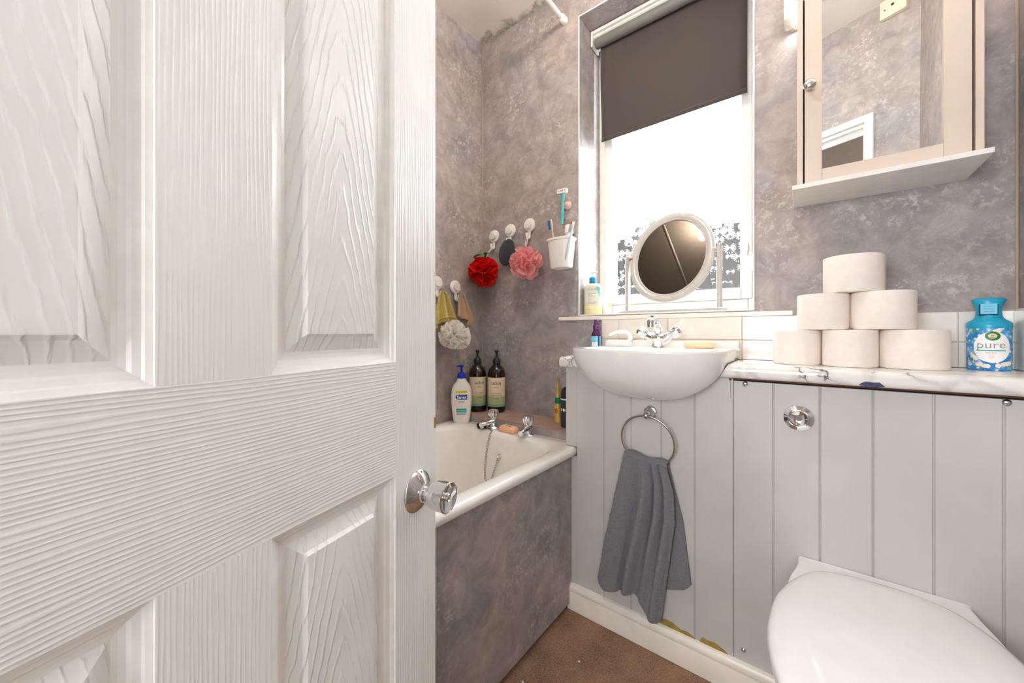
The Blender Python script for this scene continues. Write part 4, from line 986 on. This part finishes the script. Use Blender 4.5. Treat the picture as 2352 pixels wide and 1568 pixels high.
g = G(); g.add([w0(.012, z + .122), w0(.031, z + .118, -.0008), w0(.030, z + .080, -.0008), w0(.0285, z + .070)], [(0, 1, 2, 3)])
lb = g.build('label', M['aqua'], cv, fix=False, smooth=0, label='aqua triangle print')
g = G()
put_text(g, 'CeraVe', .0165, -.020, z + .105, w0, 1, .0003, 0, 'LEFT'); 
for q, (tt, s_) in enumerate((('SA Smoothing', .0058), ('Cleanser', .0058), ('With salicylic acid', .0034), ('Cleanses', .005), ('Gently exfoliates', .0055), ('For rough skin', .0052), ('236 ml', .004))):
    put_text(g, tt, s_, -.020, z + (.090, .083, .076, .064, .053, .046, .022)[q], w0, 0, .0003, 0, 'LEFT')
g.build('lettering', [M['ink'], M['greyink']], lb, smooth=0, fix=False)
x, y, z = -.698, 1.560, SZ
b2 = thing('skin_cream_bottle', 'small white bottle with lemon sticker behind the cleanser', 'bottle', (x, y, z))
G().lathe([(0, 0), (.021, 0), (.022, .003), (.022, .070), (.018, .082), (.013, .088), (.013, .098), (.010, .101), (0, .101)], x, y, z, n=28).build('body', M['plastic'], b2, smooth=50)
g = G(); disc(g, .012, z + .043, .007, .009, wrapper(x, y, .5, .022, .022)); g.build('sticker', M['lemon'], b2, fix=False)

# vanity mirror
mx, my = -.414, 1.505
vm = thing('vanity_mirror', 'oval tilting mirror in a white frame on the window recess', 'mirror', (mx, my, SZ))
g = G().loft([[(mx + px, my + py, SZ + h) for px, py in rrect(-.195 * k, .195 * k, -.048 * k, .048 * k, .02, 6)] for k, h in ((1, 0), (1, .004), (.985, .008), (.93, .012))]); g.build('base', M['frame'], vm, smooth=50)
for sgn in (-1, 1):
    px = mx + sgn * .168
    g = G().loft([[(px + a_ * .0085, my + b_ * .011, zz_) for a_, b_ in ((-1, -.6), (-.6, -1), (.6, -1), (1, -.6), (1, .6), (.6, 1), (-.6, 1), (-1, .6))] for zz_ in (SZ + .010, SZ + .226, SZ + .233)])
    g.build('post', M['frame'], vm, smooth=40)
    G().lathe([(0, -.012), (.007, -.012), (.007, .012), (0, .012)], mx + sgn * .158, my, 1.300, n=16, ax='x').build('pivot', M['rust' if sgn < 0 else 'frame'], vm)
TA = radians(18); mc = Vector((mx, my, 1.292))
def mpt(x_, z_, d_):   # local mirror plane, d_ = out of the glass
    return mc + Vector((x_, 0, 0)) + Vector((0, sin(TA), cos(TA))) * z_ + Vector((0, -cos(TA), sin(TA))) * d_
def oval(a_, b_, d_, n=72): return [mpt(a_ * cos(2 * pi * i / n), b_ * sin(2 * pi * i / n), d_) for i in range(n)]
g = G().loft([oval(.124, .156, .0005), oval(.125, .157, .004), oval(.129, .161, .0055), oval(.131, .163, .004), oval(.136, .168, .0065), oval(.149, .181, .0075), oval(.155, .187, .0055), oval(.1565, .1885, 0), oval(.154, .186, -.008), oval(.1, .13, -.009)], 0, (False, True))
g.build('frame', M['frame'], vm, smooth=50)
G().loft([oval(.1245, .1565, -.002), oval(.1245, .1565, .001)]).build('glass', M['darkmirror'], vm, smooth=30, label='dim mirror glass')

vm.rotation_euler = (0, 0, radians(-1.5))

# ------------------------------------------------------------------ towel ring and towel
tr_ = thing('towel_ring', 'brushed metal towel ring on the grey boards', 'towel ring', (-.392, YV, .745))
G().lathe([(0, 0), (.021, 0), (.0215, .003), (.019, .006), (.014, .007), (.012, .010), (.0085, .013), (.0075, .040), (0, .040)], -.392, YV - .0004, .748, n=32, ax='-y').build('mount', M['chrome'], tr_, smooth=45)
G().lathe([(0.0001, -.010), (.007, -.008), (.0105, 0), (.007, .008), (.0001, .010)], -.392, 1.166, .744, n=20).build('knuckle', M['nickel'], tr_, smooth=90)
rc = Vector((-.392, 1.176, .664)); rv = Vector((0, -.16, .987)).normalized()
G().tube([rc + Vector((1, 0, 0)) * (.0815 * sin(a)) + rv * (.0805 * cos(a)) for a in [2 * pi * i / 64 for i in range(64)]], .0034, 12, closed=True).build('ring', M['nickel'], tr_)

tw = thing('hand_towel', 'grey terry hand towel hanging through the metal ring', 'towel', (-.42, 1.18, .4))
Lf = [(0, -.463), (.40, -.503), (.68, -.533), (1, -.560)]; Rt = [(0, -.331), (.14, -.313), (.34, -.309), (.62, -.328), (1, -.352)]
Bt = [(0, .165), (.03, .150), (.12, .139), (.30, .152), (.46, .166), (.60, .172), (.66, .160), (.72, .140), (.82, .116), (.93, .108), (1, .116)]
def ridge(u, v):
    e = lambda m, w: math.exp(-((u - m) / w) ** 2)
    f = .020 * e(.50 - .01 * v, .085) * (.55 + .45 * v) + .014 * e(.72 - .03 * v, .06) * (1 - .6 * v) + .013 * e(.90 - .04 * v, .07)
    f += .013 * e(.16 + .05 * v, .17) * (1 - .3 * v)
    f -= .017 * e(.635 + .03 * v, .030) * (1 - .75 * v) + .015 * e(.81 + .01 * v, .030) * (1 - .8 * v) + .011 * e(.36 + .02 * v, .05) * (.2 + .8 * v)
    return f
def tow(u, v):
    ztop = .619 - .012 * u
    if v < .09:                                  # over the ring from behind
        k = v / .09; a = pi * (1 - k)
        xx = -.463 + .132 * u
        return (xx, 1.183 + .0165 * cos(a) * -1 * -1 + 0 - .0, ztop - .012 + .012 * sin(a) + .004 * sin(9 * u))
    v = (v - .09) / .91
    xl, xr = interp(Lf, v), interp(Rt, v); uu = u + .03 * sin(6 * v) * u * (1 - u)
    x_ = xl + (xr - xl) * uu; z_ = (ztop - .012) + (interp(Bt, u) - ztop + .012) * v
    y_ = 1.1665 + .006 * (1 - v) * 0 + .018 * min(1, v * 1.1) - 1.5 * ridge(u, v) * (.35 + .65 * min(1, v * 3))
    n_ = noise.noise(Vector((x_ * 60, z_ * 60, 3))) * .0018 + noise.noise(Vector((x_ * 300, z_ * 210, 7))) * .0016
    return (x_, y_ + n_, z_)
g = G().grid(tow, 140, 230)
g.build('front_fold', M['towel'], tw, smooth=180, fix=False, solid=.006)
def tow2(u, v):
    xl = interp([(0, -.45), (.5, -.42), (1, -.40)], v); xr = interp([(0, -.336), (.5, -.292), (1, -.271)], v)
    return (xl + (xr - xl) * u, 1.2000 + .0025 * sin(5 * u + 2 * v) + .0012 * noise.noise(Vector((u * 45, v * 80, 7))), .606 + (interp([(0, .20), (.5, .215), (.85, .232), (1, .252)], u) - .606) * v)
G().grid(tow2, 60, 130).build('back_fold', M['towel'], tw, smooth=180, fix=False, solid=.006)
def hem(u, v):
    q = Vector(tow2(.44 + .55 * u, .93 + .012 * v)); return q + Vector((0, -.0042, 0))
G().grid(hem, 20, 2).build('hem', M['towel'], tw, smooth=180, fix=False, solid=.002)

# flush button
fb = thing('flush_button', 'round chrome flush button set in the grey boards', 'flush button', (-.018, YV, .782))
G().lathe([(0, 0), (.0315, 0), (.0325, .003), (.031, .006), (.0225, .0085), (.0215, .0065), (0, .0065)], -.018, YV - .0004, .782, n=48, ax='-y').build('bezel', M['chrome'], fb, smooth=35)
G().lathe([(0, .0062), (.0205, .0062), (.0205, .009), (.018, .0105), (.014, .0085), (.007, .0068), (0, .0062)], -.018, YV, .782, n=48, ax='-y').build('button', M['chrome'], fb, smooth=50)

# ------------------------------------------------------------------ toilet rolls and air freshener
CZ = .9125; RH = .0955
def roll_geo(x, y, z, RR, label):
    t = thing('toilet_roll', label, 'toilet roll', (x, y, z), 'toilet rolls stacked on the counter')
    pr = [(.020, 0), (RR - .003, 0), (RR - .0008, .0015), (RR, .004), (RR, RH - .004), (RR - .0008, RH - .0015), (RR - .003, RH - .0005), (.020, RH - .0005)]
    g = G(); n = 64; loops = []
    for r, h in pr: loops.append([(x + r * (1 + .006 * sin(3 * a + 1)) * cos(a), y + r * (1 + .006 * sin(2 * a)) * sin(a), z + h) for a in [2 * pi * i / n for i in range(n)]])
    loops.append(loops[0]); g.loft(loops, 0, (False, False)); g.build('paper', M['paper'], t, smooth=40)
    G().lathe([(.0195, .001), (.0200, RH - .001), (.0185, RH - .001), (.0185, .001), (.0195, .001)], x, y, z, n=32, caps=(False, False)).build('core', M['bamboo'], t)
    return t
r0 = roll_geo(-.0255, 1.338, CZ, .0552, 'bottom row toilet roll nearest the basin')
dup(r0, (.1110, -.020, 0), 'middle toilet roll of the bottom row')
dup(r0, (.0570, -.012, RH + .0004), 'second row toilet roll nearer the window')
r1 = roll_geo(.2030, 1.334, CZ, .0610, 'fat bottom row toilet roll nearest the air freshener')
dup(r1, (-.0545, -.006, RH + .0004), 'second row toilet roll nearer the air freshener')
dup(r1, (-.1100, -.006, 2 * (RH + .0004)), 'topmost toilet roll of the pyramid')
x, y, z = .338, 1.402, CZ; yaw = -.12
af = thing('air_freshener', 'turquoise-capped air freshener spray at the right end of the counter', 'air freshener', (x, y, z))
G().lathe([(0, 0), (.0325, 0), (.0345, .003), (.0345, .098), (0, .098)], x, y, z, n=48).build('can', M['sky'], af, smooth=40)
g = G().lathe([(0, .098), (.0352, .098), (.0355, .103), (.0350, .110), (.032, .114), (.026, .118), (.0225, .122), (.0205, .128), (.0195, .140)], x, y, z, n=48, caps=(True, False))
loops = []
for h, A, B in ((.140, .0195, .0195), (.148, .0205, .019), (.156, .0235, .019), (.162, .026, .0185), (.166, .0262, .018), (.169, .022, .016), (.170, .012, .009)):
    loops.append([(x + (A * cos(t)) * cos(yaw) - B * sin(t) * sin(yaw), y + A * cos(t) * sin(yaw) + B * sin(t) * cos(yaw), z + h) for t in [2 * pi * i / 48 for i in range(48)]])
g.loft(loops, 0, (False, True)); cp_ = g.build('cap', M['teal'], af, smooth=50)
fm = flatmap(x, y, yaw - .1)
def bx3(g, x0, x1, z0, z1, d0, d1, mi=0):
    g.add([fm(xx, zz_, d) for d in (d0, d1) for xx, zz_ in ((x0, z0), (x1, z0), (x1, z1), (x0, z1))], [(0, 3, 2, 1), (4, 5, 6, 7), (0, 1, 5, 4), (1, 2, 6, 5), (2, 3, 7, 6), (3, 0, 4, 7)], mi)
g = G(); bx3(g, -.0125, .0125, z + .131, z + .156, .012, .0225)
for k in (.137, .143, .149): bx3(g, -.009, .009, z + k, z + k + .0006, .0225, .0231)
g.build('trigger', M['teal'], cp_, smooth=0, bevel=.0012)
g = G(); bx3(g, -.0145, .0135, z + .1285, z + .1545, .010, .0205); g.build('trigger_gap', M['gap'], cp_, smooth=0, bevel=.001)
w = wrapper(x, y, yaw - .12, .0345, .0345)
g = G(); disc(g, .006, z + .054, .029, .036, w, 0, .0002, 40); disc(g, .006, z + .080, .0115, .0105, w, 1, .0005, 32); disc(g, .006, z + .080, .0065, .0058, w, 2, .0007, 28)
lb = g.build('label', [M['whiteink'], M['green'], M['cream_lbl']], af, fix=False, label='white oval label with green emblem')
g = G(); put_text(g, 'pure', .0235, .004, z + .052, w, 0, .0006); put_text(g, 'air', .0052, .006, z + .0795, w, 2, .0010); put_text(g, 'wick', .0046, .006, z + .0755, w, 2, .0010)
patch(g, -.018, .026, z + .0452, z + .0474, w, 1, 10, 1, .0006); put_text(g, 'fresh linen', .004, .004, z + .040, w, 0, .0006)
g.build('lettering', [M['greyink'], M['tealink'], M['ink']], lb, smooth=0, fix=False)
g = G()
rnd = random.Random(5)
for k in range(16):
    a_ = rnd.uniform(-.032, .036); h_ = rnd.choice([.010, .014, .02, .03, .085, .092]) + rnd.uniform(-.004, .004)
    for q in range(5): disc(g, a_ + .0028 * cos(q * 1.257), z + h_ + .0028 * sin(q * 1.257), .0024, .0024, w, 0, .0004, 10)
for a_, h_ in ((-.022, .092), (-.026, .028), (-.016, .010), (.034, .012)): disc(g, a_, z + h_, .005, .0028, w, 1, .0003, 12)
g.build('blossom', [simple('blossom_pink', c(246, 226, 220), .5), simple('leaf_green', c(110, 160, 40), .5)], lb, smooth=0, fix=False)

# ------------------------------------------------------------------ mirror cabinet
cb = thing('mirror_cabinet', 'cream wall cabinet with a mirrored door above the toilet rolls', 'cabinet', (.14, 1.37, 1.35))
YF = 1.30; zt0, zt1 = 1.397, 1.934
g = G().box(-.023, -.010, YF, YB - .0005, zt0, zt1).box(.295, .308, YF, YB - .0005, zt0, zt1).box(-.010, .295, YF + .02, YB - .0005, zt0, zt0 + .012).box(-.010, .295, YF + .02, YB - .0005, zt1 - .012, zt1).box(-.010, .295, YB - .006, YB - .0005, zt0, zt1)
g.build('carcass', M['cream'], cb, smooth=0, bevel=.001)
g = G().box(-.0062, .030, YF + .001, YF + .018, zt0 + .002, zt1 - .004).box(.248, .2905, YF + .001, YF + .018, zt0 + .002, zt1 - .004).box(.0303, .2477, YF + .001, YF + .018, zt0 + .002, 1.439).box(.0303, .2477, YF + .001, YF + .018, 1.888, zt1 - .004)
dr = g.build('cabinet_door', M['cream'], cb, smooth=0, bevel=.0008)
# the glass sits leaning a little in its rebate
def gy(z_): return YF + .0035 + (1.94 - z_) * .0 + (1.69 - z_) * .022 + .0045
g = G().add([(.0285, gy(1.437), 1.437), (.2492, gy(1.437), 1.437), (.2492, gy(1.890), 1.890), (.0285, gy(1.890), 1.890), (.0285, gy(1.437) + .003, 1.437), (.2492, gy(1.437) + .003, 1.437), (.2492, gy(1.890) + .003, 1.890), (.0285, gy(1.890) + .003, 1.890)], [(0, 1, 2, 3), (7, 6, 5, 4), (0, 4, 5, 1), (2, 6, 7, 3), (1, 5, 6, 2), (0, 3, 7, 4)])
g.build('mirror_glass', M['mirror'], dr, smooth=0, label='mirror glass')
g = G().lathe_dir([(.006, 0), (.0055, .010), (.007, .012), (.0125, .016), (.0145, .021), (.013, .026), (.007, .0295), (0, .0305)], (.004, YF + .0012, 1.664), (0, -1, 0), 28); g.build('knob', M['nickel'], dr, smooth=60)
g = G()
g.box(-.033, .3135, 1.262, YB - .0005, 1.3845, 1.3965); g.build('bottom_shelf', M['white'], cb, smooth=0, bevel=.0015)  # whiter than the carcass, standing in for light bounced off the counter
G().box(-.0062, .012, YF + .0002, YF + .0014, 1.3985, 1.404).build('worn_patch', M['rust'], cb, smooth=0, label='paint worn to brown at the door corner')
sl = thing('strip_fill_light', 'white wall fitting with an added fill light tube, its rounded end cap showing beside the cabinet top left corner', 'light', (.14, YB, 1.985))
def endcap(x0, x1, d):
    g = G().loft([[(x_, YB - .0005 - y_, z_) for y_, z_ in [(0, 1.938), (.035, 1.938)] + [(.052 + .012 * cos(a), 1.964 + .026 * sin(a)) for a in (-1.2, -.8, -.4, 0)] + [(.066, 1.975), (.070, 2.00), (.066, 2.030), (.055, 2.042), (0, 2.042)]] for x_ in (x0, x1)])
    g.build('end_cap', M['plastic'], sl, smooth=40, bevel=.003)
endcap(-.0565, -.0300, 1); endcap(.310, .3365, 1)
G().box(-.03, .31, YB - .02, YB - .0005, 1.942, 2.04).build('back_plate', M['plastic'], sl, bevel=.002)
G().lathe([(.0, 0), (.021, 0), (.022, .002), (.022, .338), (.021, .34), (0, .34)], -.030, YB - .045, 1.99, n=28, ax='x').build('diffuser', M['strip'], sl, smooth=50, label='lit diffuser tube, added as fill light')  # glowing tube added to the fitting to brighten the door and room
# switch block seen only in the mirror
sw = thing('switch_block', 'ivory switch block on the door wall, seen in the cabinet mirror', 'switch', hw(.755, 0, 2.44))
g = G()
def wpoly(g, s0, s1, z0, z1, n0, n1, mi): wbox(g, s0, s1, n0, n1, z0, z1, mi)
wpoly(g, .708, .802, 2.418, 2.50, .0005, .028, 0); g.build('block', M['bakelite'], sw, smooth=0, bevel=.004)
g = G(); g.lathe_dir([(0, 0), (.006, 0), (.006, .001), (0, .001)], hw(.755, .0285, 2.462), WN, 16); g.lathe_dir([(0, 0), (.003, 0), (.003, .001), (0, .001)], hw(.728, .0285, 2.452), WN, 12); g.build('screw_hole', M['hole'], sw)

# ------------------------------------------------------------------ toilet
tc = .125
to = thing('toilet', 'white toilet with its lid down against the grey boards', 'toilet', (tc, .95, 0))
def pan_loop(z, k, yf, yb, wb, wm):
    """wb back half width, wm widest"""
    pts = []; n = 40
    ym = .86
    for i in range(n + 1):
        t = pi * i / n; pts.append((tc + wm * cos(t), ym - (ym - yf) * sin(t), z))
    for q in range(1, 7):
        u = q / 7; x_ = wm + (wb - wm) * (3 * u * u - 2 * u ** 3); pts.append((tc - x_, ym + (yb - .014 - ym) * u, z))
    pts += [(tc - wb, yb - .012, z), (tc - wb + .004, yb - .003, z), (tc - wb + .014, yb, z), (tc + wb - .014, yb, z), (tc + wb - .004, yb - .003, z), (tc + wb, yb - .012, z)]
    for q in range(6, 0, -1):
        u = q / 7; x_ = wm + (wb - wm) * (3 * u * u - 2 * u ** 3); pts.append((tc + x_, ym + (yb - .014 - ym) * u, z))
    return pts
yb_ = YV - .002
ybs = YV - .018
g = G().loft([pan_loop(.002, 1, .78, ybs, .10, .105), pan_loop(.03, 1, .78, ybs, .10, .105), pan_loop(.12, 1, .74, yb_, .10, .108), pan_loop(.24, 1, .68, yb_, .112, .135), pan_loop(.33, 1, .645, yb_, .128, .160), pan_loop(.385, 1, .635, yb_, .138, .172), pan_loop(.398, 1, .638, yb_, .140, .170)])
# raised back shelf level with the lid
def shelf(z, k):
    return [(tc + x_ * k, min(yb_, y_), z) for x_, y_ in catmull(((-.165, 1.045), (-.158, 1.10), (-.148, 1.15), (-.1415, 1.192), (-.136, 1.2045), (-.122, yb_), (.122, yb_), (.136, 1.2045), (.1415, 1.192), (.148, 1.15), (.158, 1.10), (.165, 1.045)), 4)]
g.loft([shelf(.396, 1), shelf(.422, 1), shelf(.429, .985), shelf(.4305, .95)])
g.build('pan', M['ceramic'], to, smooth=50)
def lid_loop(z, k, off=0):
    pts = []; n = 36; cy_ = .885
    for i in range(n + 1):
        t = pi * i / n; pts.append((tc + .187 * cos(t), cy_ - (cy_ - .605) * (abs(sin(t)) ** 1.0), 0))
    tab = [(cy_, .187), (.97, .182), (1.03, .168), (1.08, .150), (1.12, .128), (1.145, .105), (1.160, .075), (1.168, .035)]
    fine = catmull([(-x_, y_) for y_, x_ in tab] + [(x_, y_) for y_, x_ in reversed(tab)], 5)[1:-1]
    for x_, y_ in fine: pts.append((tc + x_, y_, 0))
    c0 = (tc, .90)
    return [(c0[0] + (x_ - c0[0]) * k, c0[1] + (y_ - c0[1]) * k, z) for x_, y_, _ in pts]
g = G().loft([lid_loop(.400, .95), lid_loop(.403, .975), lid_loop(.412, .985), lid_loop(.416, .97)]); g.build('seat', M['toilet'], to, smooth=60)
lidp = [(.4175, .965), (.419, .985), (.424, .998), (.430, 1.0), (.436, .992), (.4415, .970), (.4455, .92), (.449, .82), (.4515, .65), (.453, .4), (.4535, .1)]
g = G().loft([lid_loop(z_, k) for z_, k in lidp]); g.build('lid', M['toilet'], to, smooth=70)
for sgn in (-1, 1):
    G().lathe([(0, -.02), (.006, -.02), (.006, .02), (0, .02)], tc + sgn * .075, 1.160, .4225, n=16, ax='x').build('hinge', M['toilet'], to)
# crumbs on the carpet
for i, (x_, y_, l_) in enumerate(((-.545, 1.02, 'tiny white paper scrap on the carpet near the skirting'), (-.64, .86, 'tiny white paper scrap on the carpet near the bath panel'))):
    g = G().loft([[(x_ + r_ * cos(t), y_ + r_ * .6 * sin(t + .5), z_ + .001) for t in (0, 1.1, 2.3, 3.4, 4.6, 5.5)] for r_, z_ in ((.003, 0), (.0035, .002), (.002, .004))])
    tag(g.build('paper_scrap', M['paper'], loc=(x_, y_, 0)), l_, 'scrap')
